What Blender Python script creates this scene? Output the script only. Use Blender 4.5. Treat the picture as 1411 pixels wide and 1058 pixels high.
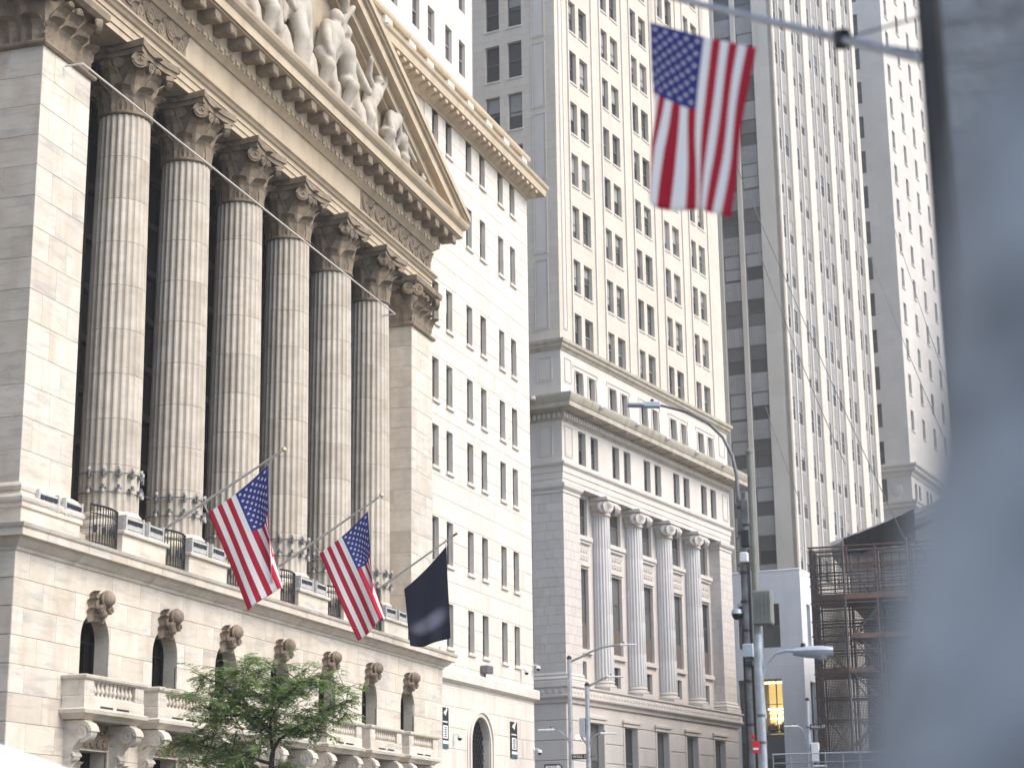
import bpy, bmesh, math, random
from mathutils import Vector, Matrix

for o in list(bpy.data.objects):
    bpy.data.objects.remove(o, do_unlink=True)
random.seed(7)
SC = bpy.context.scene
COL = SC.collection
R = math.radians
PI = math.pi

# ------------------------------------------------------------------ camera
FPX, PW, PH = 2553.05, 1411.0, 1058.0          # focal length in photo pixels
CAM = Vector((0, 0, 1.7))
FW = Vector((-0.28438486, 0.92560396, 0.24976501)).normalized()
RT = Vector((0.95495125, 0.29653538, -0.01161351)).normalized()
UP = Vector((0.08481367, -0.2352107, 0.96823683)).normalized()
cd = bpy.data.cameras.new('camera')
cam = bpy.data.objects.new('camera', cd)
COL.objects.link(cam)
cam.matrix_world = Matrix(((RT.x, UP.x, -FW.x, CAM.x), (RT.y, UP.y, -FW.y, CAM.y), (RT.z, UP.z, -FW.z, CAM.z), (0, 0, 0, 1)))
cd.sensor_fit = 'HORIZONTAL'
cd.sensor_width = 36
cd.lens = FPX * 36 / PW
cd.clip_start = 0.05
cd.clip_end = 3000
cd.dof.use_dof = True
cd.dof.focus_distance = 72
cd.dof.aperture_fstop = 1.05
SC.camera = cam

# ------------------------------------------------------------------ world, sun, exposure
SUN_AZ, SUN_EL = 94, 46                          # azimuth clockwise from +Y, street runs along +Y
w = bpy.data.worlds.new('World')
SC.world = w
w.use_nodes = True
nt = w.node_tree
bg = nt.nodes['Background']
sky = nt.nodes.new('ShaderNodeTexSky')
sky.sky_type = 'NISHITA'
sky.sun_disc = False
sky.sun_elevation = R(SUN_EL)
sky.sun_rotation = R(SUN_AZ)
sky.air_density = 1.0
sky.dust_density = 1.2
sky.ozone_density = 1.0
nt.links.new(sky.outputs[0], bg.inputs[0])
bg.inputs[1].default_value = 0.12
sl = bpy.data.lights.new('sun', 'SUN')
sl.energy = 1.35
sl.angle = R(40)
sl.color = (1.0, 0.885, 0.725)
so = bpy.data.objects.new('sun', sl)
COL.objects.link(so)
sd = Vector((math.sin(R(SUN_AZ)) * math.cos(R(SUN_EL)), math.cos(R(SUN_AZ)) * math.cos(R(SUN_EL)), math.sin(R(SUN_EL))))
so.rotation_euler = sd.to_track_quat('Z', 'Y').to_euler()
so.location = (0, 0, 60)
SC.view_settings.view_transform = 'Standard'
SC.view_settings.look = 'None'
SC.view_settings.exposure = 1.58
SC.view_settings.gamma = 1
SC.render.engine = 'CYCLES'

# ------------------------------------------------------------------ survey helpers (photo point -> place)
def ray(px, py):
    return (FW * FPX + RT * (px - PW / 2) - UP * (py - PH / 2)).normalized()
def at_y(px, py, y):
    d = ray(px, py); return CAM + d * ((y - CAM.y) / d.y)
def at_x(px, py, x):
    d = ray(px, py); return CAM + d * ((x - CAM.x) / d.x)
def at_d(px, py, dep):
    d = ray(px, py); return CAM + d * (dep / d.dot(FW))

# ------------------------------------------------------------------ mesh builder
class MB:
    def __init__(s):
        s.v = []; s.f = []; s.m = []
    def add(s, vs, fs, m=0):
        n = len(s.v)
        s.v += [tuple(v) for v in vs]
        s.f += [tuple(i + n for i in f) for f in fs]
        s.m += [m] * len(fs)
        return s
    def box(s, x0, x1, y0, y1, z0, z1, m=0):
        vs = [(x, y, z) for x in (x0, x1) for y in (y0, y1) for z in (z0, z1)]
        return s.add(vs, [(0, 1, 3, 2), (4, 6, 7, 5), (0, 4, 5, 1), (2, 3, 7, 6), (0, 2, 6, 4), (1, 5, 7, 3)], m)
    def cbox(s, x0, x1, y0, y1, z0, z1, c=0.02, m=0):
        vs = []
        for ix in (0, 1):
            for iy in (0, 1):
                for iz in (0, 1):
                    X = (x0, x1)[ix]; Y = (y0, y1)[iy]; Z = (z0, z1)[iz]
                    dx = c if ix == 0 else -c; dy = c if iy == 0 else -c; dz = c if iz == 0 else -c
                    vs += [(X, Y + dy, Z + dz), (X + dx, Y, Z + dz), (X + dx, Y + dy, Z)]
        k = lambda ix, iy, iz, a: ((ix * 2 + iy) * 2 + iz) * 3 + a
        fs = []
        for i in (0, 1):
            fs.append([k(i, 0, 0, 0), k(i, 0, 1, 0), k(i, 1, 1, 0), k(i, 1, 0, 0)])
            fs.append([k(0, i, 0, 1), k(0, i, 1, 1), k(1, i, 1, 1), k(1, i, 0, 1)])
            fs.append([k(0, 0, i, 2), k(0, 1, i, 2), k(1, 1, i, 2), k(1, 0, i, 2)])
            for j in (0, 1):
                fs.append([k(0, i, j, 1), k(1, i, j, 1), k(1, i, j, 2), k(0, i, j, 2)])
                fs.append([k(i, 0, j, 0), k(i, 1, j, 0), k(i, 1, j, 2), k(i, 0, j, 2)])
                fs.append([k(i, j, 0, 0), k(i, j, 1, 0), k(i, j, 1, 1), k(i, j, 0, 1)])
                for l in (0, 1):
                    fs.append([k(i, j, l, 0), k(i, j, l, 1), k(i, j, l, 2)])
        return s.add(vs, fs, m)
    def lathe(s, prof, n=24, c=(0, 0, 0), m=0, cap=True, ell=(1, 1)):
        vs = []
        for r, z in prof:
            for i in range(n):
                a = 2 * PI * i / n
                vs.append((c[0] + r * math.cos(a) * ell[0], c[1] + r * math.sin(a) * ell[1], c[2] + z))
        fs = []
        for j in range(len(prof) - 1):
            for i in range(n):
                i2 = (i + 1) % n
                fs.append((j * n + i, j * n + i2, (j + 1) * n + i2, (j + 1) * n + i))
        if cap:
            fs.append(tuple(range(n))[::-1])
            fs.append(tuple(range((len(prof) - 1) * n, len(prof) * n)))
        return s.add(vs, fs, m)
    def tube(s, pts, r, n=8, m=0, cap=True):
        pts = [Vector(p) for p in pts]
        rs = r if isinstance(r, (list, tuple)) else [r] * len(pts)
        vs = []; prev = None
        for i, p in enumerate(pts):
            t = (pts[min(i + 1, len(pts) - 1)] - pts[max(i - 1, 0)])
            if t.length < 1e-9: t = Vector((0, 0, 1))
            t.normalize()
            if prev is None:
                a = t.orthogonal().normalized()
            else:
                a = prev - t * prev.dot(t)
                a = a.normalized() if a.length > 1e-6 else t.orthogonal().normalized()
            prev = a; b = t.cross(a)
            for j in range(n):
                q = 2 * PI * j / n
                vs.append(p + (a * math.cos(q) + b * math.sin(q)) * rs[i])
        fs = []
        for i in range(len(pts) - 1):
            for j in range(n):
                j2 = (j + 1) % n
                fs.append((i * n + j, i * n + j2, (i + 1) * n + j2, (i + 1) * n + j))
        if cap:
            fs.append(tuple(range(n))[::-1]); fs.append(tuple(range((len(pts) - 1) * n, len(pts) * n)))
        return s.add(vs, fs, m)
    def sweep(s, prof, path, m=0):
        # closed (out, z) profile carried along a plan path; out is to the right of travel
        P = [Vector((p[0], p[1])) for p in path]
        seg = [(P[i + 1] - P[i]).normalized() for i in range(len(P) - 1)]
        nr = [Vector((d.y, -d.x)) for d in seg]
        vs = []; k = len(prof)
        for i, p in enumerate(P):
            if i == 0: mv = nr[0]
            elif i == len(P) - 1: mv = nr[-1]
            else: mv = (nr[i - 1] + nr[i]) / (1 + nr[i - 1].dot(nr[i]))
            for o, z in prof:
                q = p + mv * o
                vs.append((q.x, q.y, z))
        fs = []
        for i in range(len(P) - 1):
            for j in range(k):
                j2 = (j + 1) % k
                fs.append((i * k + j, i * k + j2, (i + 1) * k + j2, (i + 1) * k + j))
        fs.append(tuple(range(k))); fs.append(tuple(range((len(P) - 1) * k, len(P) * k))[::-1])
        return s.add(vs, fs, m)
    def slab(s, poly, y0, y1, c=0.0, m=0):
        # (x, z) polygon from front y0 to back y1, front edge chamfered by c, no back face
        n = len(poly)
        if c > 0:
            ins = []
            A = sum(poly[i][0] * poly[(i + 1) % n][1] - poly[(i + 1) % n][0] * poly[i][1] for i in range(n))
            sg = 1 if A > 0 else -1
            for i in range(n):
                p0 = Vector(poly[i - 1]); p = Vector(poly[i]); p1 = Vector(poly[(i + 1) % n])
                a = (p - p0); b = (p1 - p)
                if a.length < 1e-9 or b.length < 1e-9: ins.append(tuple(p)); continue
                a.normalize(); b.normalize()
                na = Vector((-a.y, a.x)) * sg; nb = Vector((-b.y, b.x)) * sg
                d = 1 + na.dot(nb)
                mv = (na + nb) / max(d, 0.4)
                q = p + mv * c
                ins.append((q.x, q.y))
            rings = [[(x, y0, z) for x, z in ins], [(x, y0 + c, z) for x, z in poly], [(x, y1, z) for x, z in poly]]
        else:
            rings = [[(x, y0, z) for x, z in poly], [(x, y1, z) for x, z in poly]]
        vs = [p for r in rings for p in r]
        fs = [tuple(range(n))]
        for j in range(len(rings) - 1):
            for i in range(n):
                i2 = (i + 1) % n
                fs.append((j * n + i, (j + 1) * n + i, (j + 1) * n + i2, j * n + i2))
        return s.add(vs, fs, m)
    def xf(s, M, other):
        return s.add([M @ Vector(v) for v in other.v], other.f)
    def mesh(s, name, mats, smooth=None, recalc=True):
        me = bpy.data.meshes.new(name)
        me.from_pydata(s.v, [], s.f)
        if not isinstance(mats, (list, tuple)): mats = [mats]
        for mt in mats: me.materials.append(mt)
        if len(mats) > 1:
            me.polygons.foreach_set('material_index', s.m)
        if recalc:
            bm = bmesh.new(); bm.from_mesh(me)
            bmesh.ops.recalc_face_normals(bm, faces=bm.faces)
            bm.to_mesh(me); bm.free()
        if smooth is not None:
            me.polygons.foreach_set('use_smooth', [True] * len(me.polygons))
            me.set_sharp_from_angle(angle=R(smooth))
        me.update()
        return me

def link(name, data, parent=None, M=None):
    o = bpy.data.objects.new(name, data)
    COL.objects.link(o)
    if parent is not None: o.parent = parent
    if M is not None: o.matrix_basis = M
    return o
def T(x=0, y=0, z=0): return Matrix.Translation((x, y, z))
def RZ(a): return Matrix.Rotation(a, 4, 'Z')
def tag(o, label, cat, group=None):
    o['label'] = label; o['category'] = cat
    if group: o['group'] = group
    return o
def thing(name, label, cat, M=None, group=None):
    return tag(link(name, None, None, M), label, cat, group)
I4 = Matrix.Identity(4)
SIDE = RZ(-PI / 2)                                # south face: x runs out of the building, u = -depth

# ------------------------------------------------------------------ materials
def nmat(name):
    m = bpy.data.materials.new(name); m.use_nodes = True
    return m, m.node_tree.nodes, m.node_tree.links, m.node_tree.nodes['Principled BSDF']
def plain(name, col, rough=0.5, metal=0.0, spec=0.5, var=0.0, nscale=8.0, emit=None, estr=0.0):
    m, N, L, b = nmat(name)
    b.inputs['Roughness'].default_value = rough
    b.inputs['Metallic'].default_value = metal
    b.inputs['Specular IOR Level'].default_value = spec
    b.inputs['Base Color'].default_value = (*col, 1)
    if var > 0:
        tc = N.new('ShaderNodeTexCoord'); no = N.new('ShaderNodeTexNoise')
        no.inputs['Scale'].default_value = nscale; no.inputs['Detail'].default_value = 6
        L.new(tc.outputs['Object'], no.inputs['Vector'])
        r = N.new('ShaderNodeMapRange')
        r.inputs['From Min'].default_value = 0.3; r.inputs['From Max'].default_value = 0.7
        r.inputs['To Min'].default_value = 1 - var; r.inputs['To Max'].default_value = 1 + var
        L.new(no.outputs['Fac'], r.inputs['Value'])
        h = N.new('ShaderNodeVectorMath'); h.operation = 'SCALE'
        h.inputs[0].default_value = col
        L.new(r.outputs[0], h.inputs['Scale']); L.new(h.outputs[0], b.inputs['Base Color'])
    if emit:
        b.inputs['Emission Color'].default_value = (*emit, 1)
        b.inputs['Emission Strength'].default_value = estr
    return m
def stone(name, col, col2, vein=(0.4, 0.4, 0.42), veinamt=0.3, stain=(0.3, 0.2, 0.12), stainamt=0.25, scale=0.6,
          objvar=0.08, rough=0.75, bump=0.15, joints=None, streakrot=0.6, spec=0.3):
    m, N, L, b = nmat(name)
    tc = N.new('ShaderNodeTexCoord'); oi = N.new('ShaderNodeObjectInfo')
    mul = N.new('ShaderNodeMath'); mul.operation = 'MULTIPLY'; mul.inputs[1].default_value = 83.0
    L.new(oi.outputs['Random'], mul.inputs[0])
    ad = N.new('ShaderNodeVectorMath'); ad.operation = 'ADD'
    L.new(tc.outputs['Object'], ad.inputs[0]); L.new(mul.outputs[0], ad.inputs[1])
    n1 = N.new('ShaderNodeTexNoise'); n1.inputs['Scale'].default_value = scale; n1.inputs['Detail'].default_value = 8
    n1.inputs['Roughness'].default_value = 0.62
    L.new(ad.outputs[0], n1.inputs['Vector'])
    def rng(src, a, bb, c=0.0, d=1.0):
        r = N.new('ShaderNodeMapRange')
        r.inputs['From Min'].default_value = a; r.inputs['From Max'].default_value = bb
        r.inputs['To Min'].default_value = c; r.inputs['To Max'].default_value = d
        L.new(src, r.inputs['Value']); return r.outputs[0]
    def mix(fac, a, bb, mode='MIX'):
        x = N.new('ShaderNodeMix'); x.data_type = 'RGBA'; x.blend_type = mode
        for sock, val in ((x.inputs['Factor'], fac), (x.inputs['A'], a), (x.inputs['B'], bb)):
            if hasattr(val, 'is_linked'): L.new(val, sock)
            elif isinstance(val, tuple): sock.default_value = (*val, 1)
            else: sock.default_value = val
        # pick the colour sockets
        return x
    def cmix(fac, a, bb, mode='MIX'):
        x = N.new('ShaderNodeMix'); x.data_type = 'RGBA'; x.blend_type = mode
        A, B, F, O = x.inputs[6], x.inputs[7], x.inputs[0], x.outputs[2]
        for sock, val in ((F, fac), (A, a), (B, bb)):
            if isinstance(val, bpy.types.NodeSocket): L.new(val, sock)
            elif isinstance(val, tuple): sock.default_value = (*val, 1)
            else: sock.default_value = val
        return O
    c = cmix(rng(n1.outputs['Fac'], 0.35, 0.65), col, col2)
    # veins: diagonal stretched noise
    mp = N.new('ShaderNodeMapping'); mp.inputs['Rotation'].default_value = (0.2, streakrot, 0.3)
    mp.inputs['Scale'].default_value = (0.35, 0.8, 2.6)
    L.new(ad.outputs[0], mp.inputs['Vector'])
    n2 = N.new('ShaderNodeTexNoise'); n2.inputs['Scale'].default_value = 1.5; n2.inputs['Detail'].default_value = 9
    n2.inputs['Roughness'].default_value = 0.7; n2.inputs['Distortion'].default_value = 0.6
    L.new(mp.outputs[0], n2.inputs['Vector'])
    fv = rng(n2.outputs['Fac'], 0.50, 0.72, 0, veinamt)
    c = cmix(fv, c, vein)
    # weather streaks running down
    mp2 = N.new('ShaderNodeMapping'); mp2.inputs['Scale'].default_value = (1.6, 1.6, 0.16)
    L.new(ad.outputs[0], mp2.inputs['Vector'])
    n3 = N.new('ShaderNodeTexNoise'); n3.inputs['Scale'].default_value = 1.1; n3.inputs['Detail'].default_value = 7
    L.new(mp2.outputs[0], n3.inputs['Vector'])
    c = cmix(rng(n3.outputs['Fac'], 0.5, 0.78, 0, stainamt), c, stain)
    if joints:
        bw, bh, dark = joints
        sx = N.new('ShaderNodeSeparateXYZ'); L.new(tc.outputs['Object'], sx.inputs[0])
        cb = N.new('ShaderNodeCombineXYZ'); L.new(sx.outputs[0], cb.inputs[0]); L.new(sx.outputs[2], cb.inputs[1])
        br = N.new('ShaderNodeTexBrick')
        br.inputs['Scale'].default_value = 1.0; br.inputs['Brick Width'].default_value = bw; br.inputs['Row Height'].default_value = bh
        br.inputs['Mortar Size'].default_value = 0.018; br.inputs['Mortar Smooth'].default_value = 0.3
        br.inputs['Color1'].default_value = (1, 1, 1, 1); br.inputs['Color2'].default_value = (0.93, 0.93, 0.93, 1)
        br.inputs['Mortar'].default_value = (dark, dark, dark, 1)
        L.new(cb.outputs[0], br.inputs['Vector'])
        c = cmix(1.0, c, br.outputs['Color'], 'MULTIPLY')
    hv = N.new('ShaderNodeHueSaturation')
    L.new(c, hv.inputs['Color'])
    L.new(rng(oi.outputs['Random'], 0, 1, 1 - objvar, 1 + objvar), hv.inputs['Value'])
    L.new(hv.outputs[0], b.inputs['Base Color'])
    b.inputs['Roughness'].default_value = rough
    b.inputs['Specular IOR Level'].default_value = spec
    nb = N.new('ShaderNodeTexNoise'); nb.inputs['Scale'].default_value = 14; nb.inputs['Detail'].default_value = 5
    L.new(ad.outputs[0], nb.inputs['Vector'])
    bp = N.new('ShaderNodeBump'); bp.inputs['Strength'].default_value = bump; bp.inputs['Distance'].default_value = 0.03
    L.new(nb.outputs['Fac'], bp.inputs['Height']); L.new(bp.outputs[0], b.inputs['Normal'])
    return m
def glass(name, col=(0.065, 0.064, 0.062), rough=0.07, spec=0.5):
    m, N, L, b = nmat(name)
    oi = N.new('ShaderNodeObjectInfo')
    cr = N.new('ShaderNodeMapRange'); cr.inputs['To Min'].default_value = 0.5; cr.inputs['To Max'].default_value = 2.2
    L.new(oi.outputs['Random'], cr.inputs['Value'])
    sc = N.new('ShaderNodeVectorMath'); sc.operation = 'SCALE'; sc.inputs[0].default_value = col
    L.new(cr.outputs[0], sc.inputs['Scale']); L.new(sc.outputs[0], b.inputs['Base Color'])
    b.inputs['Roughness'].default_value = rough; b.inputs['Specular IOR Level'].default_value = spec
    tc = N.new('ShaderNodeTexCoord'); no = N.new('ShaderNodeTexNoise'); no.inputs['Scale'].default_value = 0.9
    ad = N.new('ShaderNodeVectorMath'); ad.operation = 'ADD'
    mu = N.new('ShaderNodeMath'); mu.operation = 'MULTIPLY'; mu.inputs[1].default_value = 50
    L.new(oi.outputs['Random'], mu.inputs[0]); L.new(mu.outputs[0], ad.inputs[1]); L.new(tc.outputs['Object'], ad.inputs[0])
    L.new(ad.outputs[0], no.inputs['Vector'])
    bp = N.new('ShaderNodeBump'); bp.inputs['Strength'].default_value = 0.12; bp.inputs['Distance'].default_value = 0.05
    L.new(no.outputs['Fac'], bp.inputs['Height']); L.new(bp.outputs[0], b.inputs['Normal'])
    return m

M_MARBLE = stone('marble', (0.555, 0.485, 0.40), (0.655, 0.60, 0.52), (0.34, 0.335, 0.325), 0.85, (0.35, 0.25, 0.14), 0.35, 0.9, 0.075)
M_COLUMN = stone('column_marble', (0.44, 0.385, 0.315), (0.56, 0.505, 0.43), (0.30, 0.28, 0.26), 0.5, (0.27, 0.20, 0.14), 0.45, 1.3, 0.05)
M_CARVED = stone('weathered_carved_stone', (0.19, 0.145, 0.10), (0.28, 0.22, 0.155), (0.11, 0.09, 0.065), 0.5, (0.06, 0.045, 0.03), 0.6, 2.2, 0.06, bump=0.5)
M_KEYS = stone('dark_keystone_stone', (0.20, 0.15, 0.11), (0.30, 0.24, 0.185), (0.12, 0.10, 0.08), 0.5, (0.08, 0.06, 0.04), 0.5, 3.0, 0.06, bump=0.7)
M_ENTAB = stone('entablature_stone', (0.47, 0.375, 0.26), (0.53, 0.44, 0.32), (0.36, 0.33, 0.28), 0.3, (0.25, 0.17, 0.10), 0.35, 0.9, 0.04)
M_FIG = stone('sculpture_stone', (0.50, 0.46, 0.40), (0.42, 0.375, 0.31), (0.3, 0.28, 0.24), 0.5, (0.2, 0.15, 0.09), 0.55, 1.5, 0.05)
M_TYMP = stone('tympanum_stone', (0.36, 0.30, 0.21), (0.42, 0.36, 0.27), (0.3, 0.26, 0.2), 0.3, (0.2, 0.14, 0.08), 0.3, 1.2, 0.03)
M_ANNEX = stone('annex_marble', (0.64, 0.58, 0.51), (0.69, 0.635, 0.565), (0.50, 0.46, 0.42), 0.35, (0.42, 0.33, 0.24), 0.45, 0.6, 0.03)
M_GRANITE = stone('bank_granite', (0.56, 0.515, 0.465), (0.61, 0.565, 0.52), (0.44, 0.42, 0.40), 0.2, (0.36, 0.29, 0.22), 0.2, 0.5, 0.03)
M_GRANITEJ = stone('bank_granite_jointed', (0.58, 0.515, 0.43), (0.63, 0.565, 0.48), (0.5, 0.48, 0.46), 0.15, (0.42, 0.34, 0.26), 0.2, 0.4, 0.02, joints=(1.1, 0.62, 0.80))
M_BCOL = stone('bank_column_granite', (0.58, 0.565, 0.55), (0.63, 0.61, 0.595), (0.45, 0.45, 0.46), 0.2, (0.4, 0.36, 0.33), 0.2, 0.6, 0.04)
M_CORN = stone('cornice_stone_stained', (0.46, 0.42, 0.36), (0.40, 0.36, 0.28), (0.28, 0.25, 0.16), 0.5, (0.17, 0.14, 0.07), 0.6, 1.6, 0.03)
M_CREAM = stone('tower_limestone', (0.56, 0.515, 0.44), (0.61, 0.565, 0.495), (0.52, 0.50, 0.47), 0.15, (0.46, 0.42, 0.36), 0.18, 0.3, 0.03, joints=(2.4, 1.35, 0.9))
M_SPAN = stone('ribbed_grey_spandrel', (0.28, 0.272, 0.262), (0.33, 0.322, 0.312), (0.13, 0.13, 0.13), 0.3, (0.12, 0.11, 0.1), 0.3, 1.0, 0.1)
M_SPAN2 = stone('pale_grey_spandrel', (0.38, 0.365, 0.35), (0.43, 0.41, 0.395), (0.26, 0.25, 0.25), 0.3, (0.22, 0.2, 0.18), 0.3, 1.0, 0.08)
M_WHITE = stone('painted_white_base', (0.66, 0.68, 0.70), (0.72, 0.73, 0.75), (0.6, 0.6, 0.62), 0.15, (0.5, 0.47, 0.44), 0.25, 0.5, 0.02, joints=(3.2, 2.4, 0.86))
M_FAR = stone('far_tower_stone', (0.51, 0.475, 0.43), (0.57, 0.53, 0.485), (0.5, 0.48, 0.46), 0.2, (0.42, 0.38, 0.34), 0.2, 0.3, 0.03, joints=(1.6, 0.9, 0.9))
M_HALL = stone('hall_marble', (0.52, 0.49, 0.46), (0.57, 0.54, 0.51), (0.42, 0.4, 0.38), 0.3, (0.3, 0.24, 0.2), 0.35, 0.5, 0.04, joints=(1.8, 0.8, 0.85))
M_PIER = stone('grey_pier_stone', (0.19, 0.193, 0.196), (0.29, 0.293, 0.296), (0.10, 0.102, 0.106), 0.9, (0.14, 0.14, 0.143), 0.5, 2.2, 0.02, bump=0.4)
M_POST = stone('grey_post_stone', (0.19, 0.193, 0.197), (0.42, 0.422, 0.42), (0.08, 0.082, 0.086), 0.95, (0.20, 0.20, 0.205), 0.6, 9.0, 0.02, bump=0.4)
M_GLASS = glass('window_glass')
M_DARKGLASS = glass('portico_glass', (0.006, 0.005, 0.005), 0.25, 0.06)
M_FRAME = plain('window_frame_grey', (0.10, 0.098, 0.095), 0.5, var=0.2)
M_FRAMEL = plain('window_frame_pale', (0.24, 0.235, 0.23), 0.5, var=0.15)
M_BRONZE = plain('dark_bronze', (0.009, 0.0075, 0.0065), 0.7, 0.0, spec=0.1, var=0.3)
M_IRON = plain('black_iron', (0.02, 0.02, 0.022), 0.5, 0.2, var=0.3)
M_LOUVRE = plain('louvre_metal', (0.22, 0.21, 0.20), 0.5, var=0.2)
M_BLIND = plain('window_blind', (0.30, 0.295, 0.28), 0.8, var=0.08)
M_STEEL = plain('galvanised_steel', (0.34, 0.36, 0.39), 0.42, 0.55, var=0.2, nscale=5)
M_DSTEEL = plain('dark_steel_pole', (0.14, 0.142, 0.145), 0.5, 0.3, var=0.35, nscale=4)
M_OLIVE = plain('olive_grey_paint', (0.17, 0.175, 0.145), 0.5, 0.1, var=0.15, nscale=3)
M_LAMPGREY = plain('lamp_grey_paint', (0.40, 0.44, 0.49), 0.4, 0.2, var=0.1)
M_GREYPAINT = plain('dull_white_paint', (0.44, 0.43, 0.41), 0.6, var=0.15)
M_WPAINT = plain('white_enamel', (0.72, 0.72, 0.72), 0.4, var=0.08)
M_BLACK = plain('black_plastic', (0.012, 0.012, 0.014), 0.4)
M_LENS = plain('lamp_lens', (0.35, 0.37, 0.40), 0.15)
M_GOLD = plain('gilt_ball', (0.62, 0.5, 0.33), 0.3, 0.6)
M_POLE = plain('pale_flagpole', (0.48, 0.46, 0.43), 0.4, 0.3, var=0.1)
M_ROPE = plain('pale_rope', (0.5, 0.48, 0.45), 0.9)
M_CABLE = plain('dark_cable', (0.10, 0.10, 0.10), 0.7)
M_PALECABLE = plain('pale_cable', (0.62, 0.58, 0.53), 0.6)
M_RUST = plain('red_oxide_scaffold_tube', (0.085, 0.04, 0.036), 0.7, 0.1, var=0.4, nscale=3)
M_TUBE = plain('grey_scaffold_tube', (0.11, 0.105, 0.105), 0.6, 0.3, var=0.3, nscale=3)
M_PLANK = plain('scaffold_plank', (0.15, 0.085, 0.055), 0.8, var=0.35, nscale=2)
M_TARP = plain('black_tarp', (0.008, 0.0085, 0.010), 0.9, spec=0.15, var=0.4, nscale=1.5)
M_RED = plain('sign_red', (0.55, 0.025, 0.03), 0.5)
M_SIGNW = plain('sign_white', (0.78, 0.78, 0.78), 0.5)
M_SIGNB = plain('sign_black', (0.015, 0.015, 0.017), 0.5)
M_TEAL = plain('banner_teal', (0.04, 0.11, 0.13), 0.6)
M_ASPHALT = plain('asphalt', (0.05, 0.05, 0.052), 0.9, var=0.3, nscale=3)
M_PAVE = plain('concrete_paving', (0.15, 0.145, 0.14), 0.9, var=0.2, nscale=2)
M_KERB = plain('granite_kerb', (0.32, 0.31, 0.30), 0.85, var=0.2)
M_TENT = plain('white_canvas', (0.80, 0.81, 0.83), 0.7, var=0.03)
M_BARK = plain('tree_bark', (0.055, 0.042, 0.035), 0.9, var=0.4, nscale=6)
M_FENCE = plain('blue_grey_fence', (0.22, 0.25, 0.29), 0.5, 0.3, var=0.2)
M_MESH = plain('dark_fence_panel', (0.09, 0.10, 0.115), 0.7, var=0.2)
M_WARM = plain('lit_room', (0.5, 0.38, 0.16), 0.8, emit=(1.0, 0.72, 0.25), estr=0.22)
M_TUBEL = plain('lit_strip_lamp', (0.9, 0.85, 0.6), 0.5, emit=(1.0, 0.85, 0.5), estr=2.2)
M_BULB = plain('lit_bulb', (0.9, 0.85, 0.7), 0.5, emit=(1.0, 0.86, 0.62), estr=2.5)

# ------------------------------------------------------------------ facade toolkit
class Op:                                         # an opening in a facade, symmetric about uc
    def __init__(s, uc, hw, vb, vt, arch=False):
        s.uc, s.hw, s.vb, s.vt, s.arch = uc, hw, vb, vt, arch
        s.vs = vt - hw if arch else vt
    def w(s, v):
        if v < s.vb or v > s.vt: return 0.0
        if v <= s.vs or not s.arch: return s.hw
        return math.sqrt(max(0, s.hw ** 2 - (v - s.vs) ** 2))
    def vcuts(s):
        e = 1e-4
        L = [s.vb - e, s.vb + e]
        if s.arch: L += [s.vs + s.hw * math.sin(PI / 2 * k / 7) for k in range(8)]
        else: L += [s.vt - e, s.vt + e]
        return L
    def ring(s):
        pts = [(s.uc - s.hw, s.vb)]
        if s.arch:
            pts += [(s.uc - s.hw * math.cos(PI * k / 14), s.vs + s.hw * math.sin(PI * k / 14)) for k in range(15)]
        else: pts += [(s.uc - s.hw, s.vt), (s.uc + s.hw, s.vt)]
        return pts + [(s.uc + s.hw, s.vb)]

def cut_rect(a, b, c, d, ops):
    """polygons left of rectangle [a,b]x[c,d] after taking the openings out"""
    hit = sorted([o for o in ops if o.uc - o.hw < b and o.uc + o.hw > a and o.vb < d and o.vt > c], key=lambda o: o.uc)
    if not hit: return [[(a, c), (b, c), (b, d), (a, d)]]
    out = []
    for i in range(len(hit) + 1):
        lo = hit[i - 1] if i > 0 else None
        ro = hit[i] if i < len(hit) else None
        cuts = {c, d}
        for o in (lo, ro):
            if o: cuts |= {v for v in o.vcuts() if c < v < d}
        run = []
        for v in sorted(cuts):
            L = a if lo is None else max(a, lo.uc + lo.w(v))
            Rr = b if ro is None else min(b, ro.uc - ro.w(v))
            if Rr - L > 0.03: run.append((L, Rr, v))
            elif run:
                break
        if len(run) >= 2 and run[-1][2] - run[0][2] > 0.03:
            out.append([(r[1], r[2]) for r in run] + [(l[0], l[2]) for l in reversed(run)])
    return out

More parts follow.
